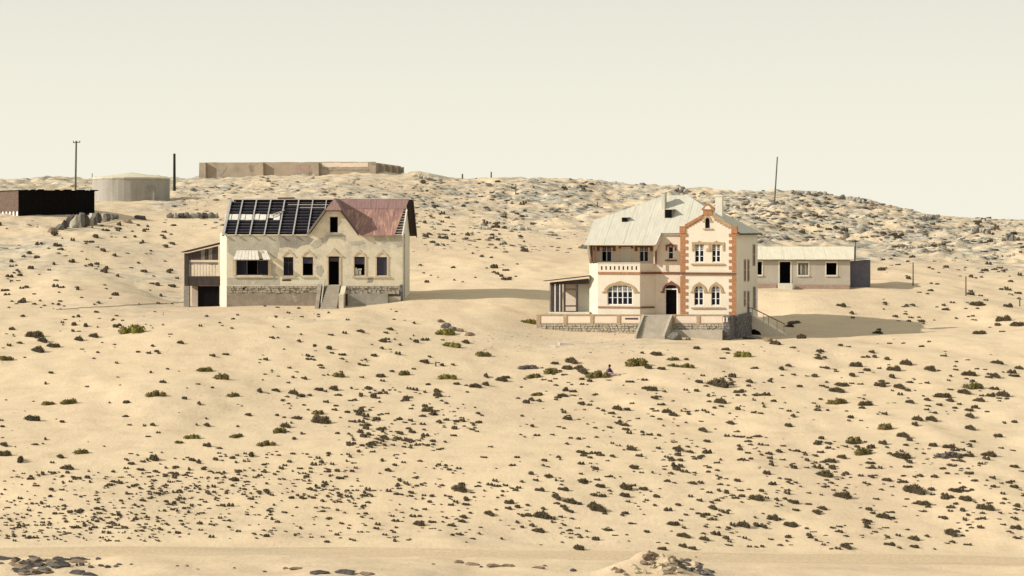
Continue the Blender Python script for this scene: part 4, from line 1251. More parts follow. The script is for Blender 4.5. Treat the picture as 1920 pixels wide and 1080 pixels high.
uq0, uq1 = S3.P(1588, 500, 2.2)[0], S3.P(1632, 500, 2.2)[0]
mb = MB(); mb.box(uq1 - .3, uq1, 2.502, 6.2, -1.8, S3.P(1632, 487.5, 2.2)[1]); mb.build('lean_to_side', 'pink_base', h3)
mb = MB(); zl = S3.P(1610, 488, 2.2)[1]; mb.slab([(uq0, 1.9), (uq1 + .25, 1.9), (uq1 + .25, 6.2), (uq0, 6.2)], [], lambda a, b, c: (a, b, zl + .02 * (b - 2) + c + (uq1 - a) * .01), .05, .12); mb.build('lean_to_roof', 'roof_cream', h3)
mb = MB(); pz = S3.P(1604, 450, .2); mb.tube((pz[0], .2, zs0), (pz[0], .2, pz[1]), .04); mb.build('stove_pipe', 'pole_dark', h3)

# ------------------------------------------------------------------ black tarred shed, far left
S4 = Site(35, 410, 268, 33)
h4 = thing('tarred_shed', S4.o, S4.a, 'long black shed with a rust brown end wall on short white piers', 'shed')
zt4, zb4 = S4.P(35, 356)[1], S4.P(35, 396)[1]
L4 = S4.P(177, 380)[0]
Wd4 = 9.0
mb = MB(); mb.box(0, L4, 0.0, .12, -.5, zt4); mb.build('side_wall', 'tar', h4)
n4 = 26
for k in range(n4):
    a, b = L4 * k / n4 + .012, L4 * (k + 1) / n4 - .012
    mb = MB(); mb.box(a, b, -.05 - .02 * (k % 2), -.001, zb4 - .9 + rng.uniform(-.1, .2), zt4 + rng.uniform(-.10, .06)); mb.build('wall_board', 'tar', h4)
n5 = 9
for k in range(n5):
    z0_ = zb4 + (zt4 - zb4) * k / n5
    z1_ = zb4 + (zt4 - zb4) * (k + 1) / n5 - .015
    mb = MB(); mb.box(-.05 - .015 * (k % 2), .0, .0 if k else .002, Wd4, z0_, z1_); mb.build('end_board', 'rust_board', h4)
mb = MB(); mb.box(.002, .1, .13, Wd4 - .01, zb4, zt4 - .02); mb.build('end_wall', 'wood_dark', h4)
mb = MB(); mb.box(0, L4, Wd4, Wd4 + .12, -.5, zt4); mb.build('back_wall', 'rust_board', h4)
mb = MB(); mb.box(L4 - .12, L4 - .001, .13, Wd4 - .01, -.5, zt4 - .03); mb.build('end_wall', 'tar', h4)
mb = MB(); mb.slab([(-.15, -.15), (L4 + .1, -.15), (L4 + .1, Wd4 + .2), (-.15, Wd4 + .2)], [], lambda a, b, c: (a, b, zt4 - .12 + c + .0 * a), .02, .08); mb.build('roof', 'tar', h4)
for k in range(7):
    mb = MB(); y = .35 + k * 1.3; mb.box(.0, .45, y, y + .5, -1.6, zb4 - .01); mb.build('pier', 'white_paint', h4)
for k in range(7):
    mb = MB(); x = L4 * rng.random(); mb.box(x, x + rng.uniform(.3, 1.2), .1, .3, zt4 - .02, zt4 + rng.uniform(.05, .16)); mb.build('roof_scrap', 'tar', h4)

# ------------------------------------------------------------------ water tank, reservoir on the hill
tb = ray(246, 378, 309)
tk = thing('water_tank', tb, 0, 'round grey concrete water tank with shallow cone roof on the left hill', 'water tank')
rt = 71.5 / F * 309
ht = (378 - 336.5) / F * 309
mb = MB(); nn = 20
for i in range(nn):
    t0, t1 = 2 * math.pi * i / nn, 2 * math.pi * (i + 1) / nn
    e = .0008
    mbp = MB()
    pts = [(rt * math.cos(t0 + e), rt * math.sin(t0 + e)), (rt * math.cos((t0 + t1) / 2), rt * math.sin((t0 + t1) / 2)), (rt * math.cos(t1 - e), rt * math.sin(t1 - e)),
           ((rt - .25) * math.cos(t1 - e), (rt - .25) * math.sin(t1 - e)), ((rt - .25) * math.cos(t0 + e), (rt - .25) * math.sin(t0 + e))]
    mbp.slab(pts, [], lambda a, b, c: (a, b, c), -1.5, ht)
    mbp.build('wall_panel', 'tank', tk)
    mb.add([((rt + .12) * math.cos(t0), (rt + .12) * math.sin(t0), ht + .01), ((rt + .12) * math.cos(t1), (rt + .12) * math.sin(t1), ht + .01),
            ((rt + .12) * math.cos(t1), (rt + .12) * math.sin(t1), ht + .22), ((rt + .12) * math.cos(t0), (rt + .12) * math.sin(t0), ht + .22), (0, 0, ht + 1.05), (0, 0, ht + .02)],
           [(0, 1, 2, 3), (3, 2, 4), (1, 0, 5)])
mb.build('cone_roof', 'tank_roof', tk)
mb = MB(); mb.box(rt * .35, rt * .75, -rt * .86, -rt * .62, -.2, ht * .62); mb.build('patch_panel', 'render_dark', tk)
mb = MB(); mb.tube((-rt - .05, -.4, ht), (-rt - .05, -.4, ht + .9), .06); mb.tube((-rt + .5, -.4, ht), (-rt + .5, -.4, ht + .45), .05); mb.build('inlet_pipe', 'pole', tk)

S5 = Site(540, 333, 379, -9)
h5 = thing('reservoir', S5.o, S5.a, 'roofless walled reservoir with buttresses on the hilltop behind the ruined house', 'reservoir')
u50, u51 = S5.P(375, 320)[0], S5.P(703, 320)[0]
zt5 = S5.P(540, 304)[1]
mb = MB(); mb.slab([(u50, -3), (u51, -3)] + [(u51 + (u50 - u51) * k / 24, zt5 + rng.uniform(-.05, .06)) for k in range(25)], [], FR, 0, .5); mb.build('front_wall', 'ruin', h5)
mb = MB(); mb.box(u51 - .5, u51, .502, 22, -3, zt5 - .15); mb.build('side_wall', 'ruin', h5)
mb = MB(); mb.box(u50, u50 + .5, .502, 22, -3, zt5 - .05); mb.build('side_wall', 'ruin', h5)
mb = MB(); mb.box(u50, u51, 22.002, 22.5, -3, zt5 - .3); mb.build('back_wall', 'ruin', h5)
for x0, x1 in ((373.5, 385), (482, 493), (586, 597), (692, 704)):
    S5.part('buttress', 'ruin', h5, [(x0 - 1, 350), (x1 + 1, 350), (x1, 305), (x0, 305)], -.75, -.003)
for v in (3.5, 9, 14.5, 20):
    mb = MB(); mb.box(u51 + .003, u51 + .8, v, v + 1.1, -3, zt5 - .35); mb.build('buttress', 'ruin', h5)
patch(S5, h5, 'render_dark', [(409, 329), (412, 322), (424, 316), (426, 311), (421, 322), (414, 331)], 0, 'wall_crack', .03)
patch(S5, h5, 'pink_base', [(554, 309), (580, 309), (580, 324), (556, 326)], 0, 'bare_patch', .03)
patch(S5, h5, 'plaster_pink', [(604, 305), (690, 305), (690, 313), (604, 313)], 0, 'bare_patch', .03)
patch(S5, h5, 'render_dark', [(602, 312), (615, 316), (690, 317), (690, 319.5), (612, 319), (602, 316)], 0, 'wall_crack', .05)

# ------------------------------------------------------------------ poles and posts
def pole(name, px, ytop, ybot, d, w, mat, label, cat, group=None, lean=0.0, arms=False):
    b = ray(px, ybot, d)
    b.z = gz(b.x, b.y)
    h = (HOR - ytop) / F * d + CZ - b.z
    t = thing(name, b, 0, label, cat, group) if arms else None
    mb = MB(); mb.tube((0, 0, -.4), (lean, 0, h), w / 2, 8, w / 2 * .8)
    if arms:
        mb.build('shaft', mat, t)
        mb = MB(); mb.bar((lean - .45, 0, h - .25), (lean + .55, 0, h - .2), .12, .12); mb.build('crossarm', mat, t)
        for q in (-.4, .5):
            mb = MB(); mb.tube((lean + q, 0, h - .18), (lean + q, 0, h + .02), .06); mb.build('insulator', 'pole_dark', t)
    else:
        o = mb.build(name, mat)
        o.location = b
        tag(o, label, cat, group)
pole('telegraph_pole', 141, 264, 358, 300, .30, 'pole', 'tall timber pole with a short crossarm behind the black shed', 'pole', None, .15, True)
pole('iron_pole', 327, 288, 340, 330, .46, 'pole_dark', 'thick dark iron pole standing between the water tank and the reservoir', 'pole')
pole('leaning_mast', 1452, 294, 386, 360, .26, 'pole', 'tall thin mast leaning slightly on the rocky hill right of the painted house', 'mast', None, .5)
pole('skyline_post', 867, 326, 342, 388, .35, 'pole', 'left of two short posts on the skyline', 'post', 'posts on the skyline')
pole('skyline_post', 921, 322, 342, 388, .3, 'pole', 'right of two short posts on the skyline', 'post', 'posts on the skyline')
for px, y0, y1, d, lab in ((1712, 492, 516, 236, 'fence post on the sand just right of the slate blue lean-to'), (1811, 518, 547, 228, 'taller fence post on the sand slope far right of the long shed'),
                        (1912, 557, 580, 222, 'fence post beside the right edge of the photo'), (817, 678, 697, 182, 'short dark stake among bushes on the slope below the ruined house'),
                        (1404, 668, 690, 184, 'short dark stake on the sand below the side stair'), (1636, 667, 680, 186, 'left stake of a close pair on the sand at right'),
                        (1663, 658, 674, 187, 'right stake of a close pair on the sand at right'), (1500, 697, 706, 182, 'tiny stake stub on the bare sand right of the stake below the stair'),
                        (967, 345, 375, 355, 'thin upright stake among the hill rocks between the houses'), (1120, 378, 402, 340, 'thin stake beside rocks on the hill above the grey roof')):
    pole('fence_post', px, y0, y1, d, .16 if d < 300 else .2, 'pole', lab, 'post', 'stakes and fence posts')

# a thin pipe lying on the sand left of the ruined house
mb = MB(); pts = []
for px in range(105, 346, 12):
    p = on_ground(px, 581.5 - (px - 105) * .058)
    if p: pts.append(p + Vector((0, 0, .05)))
for a, b in zip(pts[:-1], pts[1:]): mb.tube(a, b, .028, 5)
tag(mb.build('pipe', 'pole'), 'thin rusty pipe lying across the sand left of the ruined house', 'pipe')

# ------------------------------------------------------------------ bushes
def shrub_mesh(name, seed, mats, nleaf, nl=4, h=.55, flat=1.0, core=True):
    """low wind-shaped bush about 2 wide: several leafy lobes with ragged twig ends"""
    r = random.Random(seed)
    lobes = []
    for i in range(nl):
        x = -.62 + 1.24 * (i + .5) / nl + r.uniform(-.12, .12)
        hh = h * (1 - .45 * abs(x - .22) ** 1.4) * r.uniform(.75, 1.1) * flat
        lobes.append((x, r.uniform(-.22, .22), r.uniform(.36, .52), r.uniform(.34, .52), hh))
    mb = MB()
    fm = []
    if core:
        for (x, y, rx, ry, hh) in lobes:
            k = len(mb.f)
            n = 9
            ring = []
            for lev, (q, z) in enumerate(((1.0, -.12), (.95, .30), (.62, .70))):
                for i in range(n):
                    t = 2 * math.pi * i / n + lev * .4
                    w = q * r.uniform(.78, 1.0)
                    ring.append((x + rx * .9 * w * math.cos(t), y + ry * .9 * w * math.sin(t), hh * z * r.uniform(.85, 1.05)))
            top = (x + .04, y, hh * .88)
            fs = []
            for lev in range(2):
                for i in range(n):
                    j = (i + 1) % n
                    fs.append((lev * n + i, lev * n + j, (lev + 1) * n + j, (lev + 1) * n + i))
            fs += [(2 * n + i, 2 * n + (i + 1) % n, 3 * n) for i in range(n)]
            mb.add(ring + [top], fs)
            fm += [1] * len(fs)
    for i in range(nleaf):
        x, y, rx, ry, hh = r.choice(lobes)
        t = r.uniform(0, 2 * math.pi)
        ph = math.asin(r.uniform(-.05, 1))
        d = Vector((math.cos(t) * math.cos(ph), math.sin(t) * math.cos(ph), math.sin(ph)))
        c = Vector((x + rx * d.x * .86, y + ry * d.y * .86, max(.0, hh * d.z * .86)))
        out = Vector((d.x + r.uniform(-.5, .5) + .25, d.y + r.uniform(-.5, .5), d.z * .8 + r.uniform(-.1, .5))).normalized()
        sd = out.cross(Vector((r.uniform(-1, 1), r.uniform(-1, 1), r.uniform(-1, 1)))).normalized()
        L, W = r.uniform(.05, .14), r.uniform(.035, .075)
        mb.add([c - sd * W, c + sd * W, c + out * L + sd * W * .35, c + out * L - sd * W * .35], [(0, 1, 2, 3)])
        fm.append(0)
    me = mb.mesh(name, mats)
    for p, k in zip(me.polygons, fm): p.material_index = k
    return me

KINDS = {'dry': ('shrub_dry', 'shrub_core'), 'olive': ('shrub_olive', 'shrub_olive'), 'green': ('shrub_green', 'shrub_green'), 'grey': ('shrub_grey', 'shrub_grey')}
SM = {}
for k, (kn, mats) in enumerate(KINDS.items()):
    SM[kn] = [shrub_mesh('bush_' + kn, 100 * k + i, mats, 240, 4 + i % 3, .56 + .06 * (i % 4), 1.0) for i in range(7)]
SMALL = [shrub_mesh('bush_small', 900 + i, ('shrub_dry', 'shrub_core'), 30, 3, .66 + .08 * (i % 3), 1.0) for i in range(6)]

# x, y of the foot and width in photograph pixels; o olive, g green, y grey
BUSH = """41 566 18;42 594 14;110 573 12;184 569 13;213 600 12;218 593 9;138 610 18;160 613 18;220 612 18;62 632 36;250 624 48 g;22 619 14;305 610 9;175 633 24;148 638 22;80 641 24;100 651 30;70 659 28;10 676 32 o;
16 648 13;36 645 14;387 594 12;375 612 10;445 592 10;437 599 9;412 606 9;416 612 9;434 616 9;338 644 14;398 668 15;423 666 14;382 697 32 o;415 710 34 o;282 700 12;314 693 11;305 718 15;218 682 10;95 701 14;85 721 12;162 726 12;
293 743 36 o;345 749 13;437 744 25 o;90 760 28 o;128 758 32 o;236 757 15;373 758 14;60 788 36;116 793 14;235 782 14;386 786 11;387 800 18;368 798 12;465 781 18;242 798 13;286 799 15;4 801 14;
497 575 8;520 577 10;560 579 10;517 594 10;540 588 10;512 614 9;540 615 9;560 642 13;564 628 9;508 634 10;589 651 9;597 591 9;620 629 12;645 626 11;651 601 9;675 623 17;717 641 18;723 626 13;730 619 15;749 647 12;769 636 9;
700 669 14;674 684 13;600 687 12;570 711 15;556 699 10;636 706 30 o;735 698 12;758 703 24 o;775 693 9;795 682 20;805 671 12;828 686 14;848 685 13;677 708 12;712 707 22;716 715 12;845 650 36 g;872 644 20;905 668 34 o;835 627 38 g;
838 711 34 g;911 707 18;948 710 18;855 721 14;890 728 22;910 723 20;940 715 26;486 735 20;516 734 17;550 739 22;565 744 20;580 743 14;598 733 18;625 732 24;608 736 12;820 743 24;762 747 14;718 735 13;597 777 28 o;595 786 22;602 795 38;
555 786 20;630 762 12;627 771 14;685 799 24 o;638 784 10;693 770 10;535 801 24;812 779 16;800 772 22;
990 692 38 y;1001 709 28 o;1035 700 31 o;1040 683 20;1070 681 34;1062 692 26;1085 694 26;1092 701 26;1122 708 44 o;1195 686 46 o;1215 692 20;1230 667 26;1204 663 10;1305 655 15;1262 676 24 o;1262 688 22 o;1288 690 28 o;1240 694 18;
1287 676 11;1361 658 15;1364 663 10;1390 669 32 g;1355 673 12;1415 692 14;1310 717 22;1345 724 42;1405 717 18;1305 735 14;1385 737 18;1350 757 24;1352 764 14;1227 748 20;1240 761 15;1222 733 26;1245 735 12;1175 769 18;1157 769 20;
1147 778 14;1007 742 22 o;1060 733 19;996 751 17;1054 744 20;1075 736 14;979 782 11;1064 788 20;1090 758 15;1095 770 9;997 801 14;1162 792 15;1172 799 17;1195 787 10;1223 782 11;1235 787 9;1250 774 18;1262 781 18;1317 809 22;1325 829 18;
1368 796 20;1375 820 11;1404 823 13;1420 820 18;1385 839 14;1184 845 20;1270 845 22;1293 849 16;1235 818 13;1057 804 9;1118 822 10;
1490 607 26 y;1480 613 17;1577 576 21;1659 572 11;1700 575 12;1773 583 14;1829 573 28;1890 576 17;1882 602 28;1908 612 28;1835 627 24;1648 619 10;1645 626 22;1502 635 32;1453 646 22;1575 649 12;1537 660 14;1634 662 16;1698 684 22;
1464 694 22;1478 688 14;1533 674 18;1550 692 14;1603 688 24;1625 696 20;1597 705 20;1676 696 27;1743 696 26;1868 682 22;1815 705 24;1865 708 22;1898 706 17;1910 692 18;1824 728 40 o;1806 739 25;1705 718 14;1737 719 13;1778 714 11;
1650 726 24;1685 729 25;1578 725 28;1567 735 28;1570 757 38 o;1622 761 25;1768 745 30;1705 756 19;1738 752 16;1780 754 17;1760 760 14;1880 744 28;1858 743 16;1835 753 21;1818 783 22;1817 772 18;1887 750 10;1745 789 22;1720 789 22;
1477 799 22;1660 805 32 o;1715 799 18;
6 836 24;6 855 28;38 866 30;112 858 22;97 869 12;152 850 30 o;287 862 28;125 880 26;245 871 17;335 832 20 o;360 822 30 g;388 838 19;443 821 28 o;410 842 14;470 856 22;372 869 14;263 882 18;85 826 13;65 835 14;80 833 10;
500 836 34 o;525 811 28 o;551 824 15;697 836 20;720 824 22;745 825 20 o;750 815 16;727 884 15;760 909 13;748 904 14;746 912 13;770 927 18;770 933 13;683 925 13;790 910 13;862 911 19;860 921 38;955 945 20;953 957 15;873 948 17;
916 967 25;868 973 18;866 980 16;846 988 17;785 985 26;1188 880 25;1258 863 19;1262 876 20;1148 857 14;1097 852 14;1028 895 16;1042 902 13;1092 904 22;1125 915 22;1173 918 35;1205 920 19;1171 933 23;1056 921 22;1012 921 18;1042 935 29;
1067 943 27;1060 960 20;1055 951 14;1113 948 18;1120 960 29;1015 970 30;1297 907 19;1382 904 18;1416 937 32;1392 933 10;1335 956 22;1333 945 14;1335 976 20 o;1348 968 12;1263 985 23;1393 989 25;1430 992 20;1140 996 20;1008 999 25;
1280 1009 27;1320 1013 21;1242 1032 18;1280 1027 20;1298 1031 18;1085 1031 30;1602 830 35 o;1595 833 19;1618 852 38 o;1655 834 19;1692 821 25;1690 859 36;1780 857 50 y;1815 857 20;1855 856 26;1748 838 18;1778 841 23;1818 806 23;
1870 820 17;1545 893 32;1557 868 23;1578 861 20;1632 870 19;1635 879 16;1633 896 18;1662 903 20;1712 925 44;1580 935 32;1728 949 30;1487 943 24;1540 956 21;1530 963 21;1449 975 25;1480 987 30;1655 973 24;1673 974 14;1790 922 23;
1808 938 28;1848 957 34;1905 950 15;1782 1004 28;1805 1006 10;1712 1012 22;1905 993 20;1668 1023 20;1713 1027 18;1585 1029 28;1900 877 18;1900 916 18;990 606 30 g;1073 614 18;1095 614 22;1145 613 20;1165 615 22;1265 614 16"""
bushes = []
for row in BUSH.replace('\n', '').split(';'):
    q = row.split()
    if len(q) < 3: continue
    bushes.append((float(q[0]), float(q[1]), float(q[2]), {'o': 'olive', 'g': 'green', 'y': 'grey'}.get(q[3] if len(q) > 3 else '', 'dry')))

SPECIAL = {(62, 632): 'blackish rounded bush on the flat sand left of the ruined house', (250, 624): 'long low bright green bush on the sand lip left below the ruined house',
           (382, 697): 'upper left of two touching olive bushes on the smooth dune below the ruined house', (415, 710): 'lower right of two touching olive bushes on the smooth dune below the ruined house',
           (10, 676): 'wide olive bush at the left edge of the photo', (60, 788): 'wide dark bush low on the left dune, left of the track end of two olive bushes',
           (845, 650): 'domed yellow green bush on the sand left of the painted house terrace', (905, 668): 'dark olive round bush just right of the domed yellow green one between the houses',
           (835, 627): 'flat yellow green bush under the dark rubble streak between the houses', (838, 711): 'flat yellow green bush beside the short stake below the houses',
           (990, 692): 'flat lilac grey succulent bush below the painted house terrace', (1122, 708): 'large olive bush next to the crouching person',
           (1195, 686): 'long olive bush on the sand below the terrace ramp', (1230, 667): 'dark rounded bush right below the terrace ramp',
           (1390, 669): 'yellowish low bush on the sand lip right below the side stair', (1490, 607): 'grey dark boulder-like bush at the foot of the side stair',
           (1824, 728): 'large olive crescent bush on the right slope', (1570, 757): 'large olive crescent bush on the bare sand right of centre',
           (1780, 857): 'long low lilac grey mound bush on the lower right slope', (360, 822): 'green cushion bush on the lower left slope',
           (1712, 925): 'wide dark arched bush, the largest on the lower right sand', (860, 921): 'dark arched bush alone on the lower middle slope',
           (990, 606): 'yellow green bush against the left end of the terrace wall', (1173, 918): 'wide flat dark bush on the lower slope below the painted house',
           (1618, 852): 'olive bush with yellowish crest, lower of a cluster on the right sand ridge', (1602, 830): 'olive bush on the right sand ridge, upper of its cluster',
           (1829, 573): 'dark bush near the tall fence post on the far right'}
SPECIAL[(60, 788)] = 'wide dark bush alone low on the left dune near the photo edge'
ADJ = {'dry': 'brown bush', 'olive': 'olive bush', 'green': 'yellow green bush', 'grey': 'grey lilac bush'}
LABS = []
LAND = [(x, y, 'the ' + t) for (x, y, t) in ((62, 632, 'blackish rounded bush'), (250, 624, 'long bright green bush'), (398, 703, 'two touching olive bushes'), (10, 676, 'wide olive bush at left edge'), (60, 788, 'wide dark bush on the left dune'),
        (845, 650, 'domed yellow green bush'), (835, 612, 'rubble streak between the houses'), (838, 711, 'flat yellow green bush by the stake'), (990, 692, 'lilac grey bush'), (1135, 706, 'crouching person'), (1195, 686, 'long olive bush below the ramp'),
        (1230, 632, 'terrace ramp'), (1390, 669, 'yellowish bush on the sand lip'), (1440, 630, 'side stair'), (1404, 690, 'stake below the side stair'), (1824, 728, 'large olive crescent bush'), (1570, 757, 'olive crescent on bare sand'), (1780, 857, 'long lilac grey mound'),
        (360, 822, 'green cushion bush'), (1712, 925, 'wide dark arched bush at right'), (860, 921, 'lone dark arched bush'), (1173, 918, 'wide flat dark bush'), (1610, 845, 'olive bushes on the right ridge'), (1829, 573, 'dark bush near the fence post'),
        (625, 580, 'ruined house steps'), (420, 580, 'ruined house left corner'), (760, 570, 'ruined house right corner'), (1050, 618, 'terrace stone wall'), (1600, 545, 'slate blue lean-to'), (1811, 547, 'taller fence post'), (1650, 675, 'close pair of stakes'), (0, 1000, 'left end of the track'),
        (1240, 1045, 'sandy heap by the track'), (1920, 1030, 'right end of the track'), (640, 1018, 'track left of centre'), (1912, 580, 'post at the right edge'), (620, 732, 'chain of bushes on the middle slope'),
        (1452, 386, 'leaning mast'), (1277, 362, 'skyline boulder'), (560, 330, 'reservoir'), (746, 330, 'right end of the reservoir'), (246, 378, 'water tank'), (110, 405, 'black shed'), (327, 340, 'iron pole'), (1510, 463, 'long shed roof'), (1738, 412, 'big high outcrop'),
        (1842, 436, 'big far right outcrop'), (1892, 452, 'outcrop nearest the right edge'), (1700, 466, 'long dark ledge'), (1885, 482, 'low far right rock'), (975, 432, 'larger pale outcrop'), (905, 430, 'smaller pale outcrop'), (1535, 366, 'long skyline slab'), (1608, 378, 'pale skyline knob'),
        (1180, 390, 'grey house roof'), (1420, 425, 'painted house right eave'), (600, 372, 'ruined house roof ridge'), (775, 420, 'rusty roof end'), (894, 342, 'two skyline posts'), (967, 375, 'thin upright stake'), (1712, 516, 'post by the lean-to'))]
ORD = ['first', 'second', 'third', 'fourth', 'fifth', 'sixth', 'seventh', 'eighth', 'ninth', 'tenth', 'eleventh', 'twelfth', 'thirteenth', 'fourteenth', 'fifteenth', 'sixteenth']
CNT = ['zero', 'one', 'two', 'three', 'four', 'five', 'six', 'seven', 'eight', 'nine', 'ten', 'eleven', 'twelve', 'thirteen', 'fourteen', 'fifteen', 'sixteen']
def single_out(items):
    """items: (object, px, py, width, noun); word each label so that it fits one thing: side of the nearest landmark, then order"""
    buck = {}
    for it in items:
        o, px, py, w, noun = it
        best = min(LAND, key=lambda l: math.hypot((l[0] - px), (l[1] - py) * 1.8))
        dx, dy = px - best[0], (py - best[1]) * 1.8
        dist = math.hypot(dx, dy)
        vert = 'above' if dy < 0 else 'below'
        side = 'left' if dx < 0 else 'right'
        if abs(dx) > 2.2 * abs(dy): d = side + ' of'
        elif abs(dy) > 2.2 * abs(dx): d = vert
        else: d = ('upper ' if dy < 0 else 'lower ') + side + ' of'
        far = 'just ' if dist < 45 else ('well ' if dist > 120 else '')
        buck.setdefault((noun, far + d + ' ' + best[2]), []).append(it)
    for (noun, where), lst in buck.items():
        lst.sort(key=lambda t: t[1])
        n = len(lst)
        pl = noun[:-4] + 'bushes' if noun.endswith('bush') else noun + 's'
        for i, (o, px, py, w, _) in enumerate(lst):
            if n == 1: lab = noun + ' ' + where
            elif n == 2:
                a = lst[0][3] / lst[1][3]
                if a > 1.18 or a < .85: q = 'wider' if (i == 0) == (a > 1) else 'narrower'
                else: q = 'left' if i == 0 else 'right'
                lab = q + ' of two ' + pl + ' ' + where
            else:
                q = 'leftmost' if i == 0 else ('rightmost' if i == n - 1 else ('middle' if n == 3 else (ORD[i] if i < 16 else 'later') + ' from left'))
                lab = q + ' of ' + (CNT[n] if n < 17 else 'the many') + ' ' + pl + ' ' + where
            if len(lab.split()) > 16: lab = lab.replace(' just ', ' ').replace(' well ', ' ')
            if len(lab.split()) > 16: lab = lab.replace(' from left of ', ' of ')
            o['label'] = lab

def zone(px, py):
    if 1060 < px < 1275 and 605 < py < 618: return 'at the foot of the terrace stone wall'
    if py < 600 and px < 345: return 'on the stony sand left of the ruined house'
    if py < 700 and px < 345: return 'on the flat sand below and left of the ruined house'
    if py < 620 and 345 <= px < 760: return 'at the foot of the ruined house'
    if py < 700 and px < 800: return 'on the dune just below the ruined house'
    if py < 720 and px < 1290: return 'on the sand between and below the two houses'
    if py < 700 and px < 1500: return 'on the sand below the side stair of the painted house'
    if py < 650: return 'on the sand slope right of the painted house'
    if py < 760 and px >= 1290: return 'on the upper right sand slope'
    if py < 820 and px >= 1290: return 'on the middle right sand slope'
    if py < 820 and px < 480: return 'on the smooth left dune'
    if py < 820: return 'on the middle slope in front of the houses'
    if px < 480: return 'on the lower left slope above the track'
    if px < 960: return 'on the lower middle slope above the track'
    if px < 1440: return 'on the lower slope right of centre above the track'
    return 'on the lower right slope above the track'

rng = random.Random(21)
ranked = sorted(bushes, key=lambda b: -b[2])
single = set(ranked[:300])
STUFF = []                                   # mesh, matrix of the bushes past the limit
rest_c = []
nb = 0
for b in bushes:
    px, py, w, kn = b
    p = on_ground(px, py)
    if p is None: continue
    r = w / F * p.y * .58
    s = Vector((r, r * rng.uniform(.75, 1.0), r * rng.uniform(.78, 1.12) * (1.0 if kn != 'grey' else .75)))
    rot = rng.uniform(-.35, .35) if kn != 'dry' else rng.gauss(-.85, .25)
    if kn == 'dry': s = Vector((s.x * 1.2, s.y * .85, s.z * 1.18))
    if b in single:
        o = bpy.data.objects.new('bush', rng.choice(SM[kn]))
        o.location = p - Vector((0, 0, .02))
        o.scale = s
        o.rotation_euler = (0, 0, rot)
        COL.objects.link(o)
        sp = SPECIAL.get((int(px), int(py)))
        z = zone(px, py)
        tag(o, sp or (ADJ[kn] + ' ' + z), 'bush', ADJ[kn].replace('bush', 'bushes') + ' ' + z)
        nb += 1
        if not sp: LABS.append((o, px, py, w, ADJ[kn]))
    else:
        STUFF.append((rng.choice(SMALL), p, s, rot))

BOXES = [(0, 885, 480, 1016, 560, 5, 12), (0, 960, 300, 1016, 160, 6, 12), (240, 850, 700, 960, 230, 6, 13), (480, 865, 900, 1018, 300, 6, 13), (640, 725, 900, 842, 190, 6, 16), (900, 835, 1440, 1030, 320, 6, 15), (1440, 825, 1920, 1030, 380, 6, 15), (960, 700, 1440, 840, 130, 6, 15), (1440, 640, 1920, 800, 90, 6, 16), (480, 590, 860, 720, 50, 6, 12),
         (1000, 695, 1440, 830, 70, 5, 10), (1440, 645, 1920, 820, 60, 5, 12), (0, 565, 340, 680, 70, 5, 11), (0, 690, 640, 860, 55, 5, 9), (480, 580, 800, 690, 14, 5, 8), (480, 730, 900, 860, 60, 5, 13),
         (0, 425, 340, 568, 130, 6, 16), (785, 400, 1095, 530, 120, 5, 16), (1645, 500, 1920, 620, 60, 6, 15), (1440, 548, 1900, 600, 18, 6, 12), (780, 345, 1095, 420, 60, 6, 14), (1430, 400, 1920, 500, 90, 6, 14)]
KEEP = [(335, 440, 775, 580), (1000, 360, 1480, 640), (1395, 455, 1645, 545), (0, 350, 180, 412)]
for (x0, y0, x1, y1, n, wa, wb) in BOXES:
    k = 0
    while k < n:
        cx, cy = rng.uniform(x0, x1), rng.uniform(y0, y1)
        m = rng.choice((1, 1, 1, 2, 3))
        for _ in range(m):
            t_ = rng.gauss(0, 16)
            px, py = cx + t_ + rng.gauss(0, 5), cy + t_ * .35 + rng.gauss(0, 3.5)
            k += 1
            if not (x0 - 8 < px < x1 + 8 and y0 - 4 < py < y1 + 4) or py > 1018 + 18 * max(0, px - 600) / 1320 or any(a < px < c and b_ < py < d for a, b_, c, d in KEEP): continue
            p = on_ground(px, py)
            if p is None: continue
            w = rng.uniform(wa, wb) * rng.choice((.9, 1.05, 1.2, 1.4))
            r = w / F * p.y * .56
            STUFF.append((rng.choice(SMALL), p, Vector((r * 1.1, r * .75, r * rng.uniform(.75, 1.25))), rng.gauss(-.8, .3)))

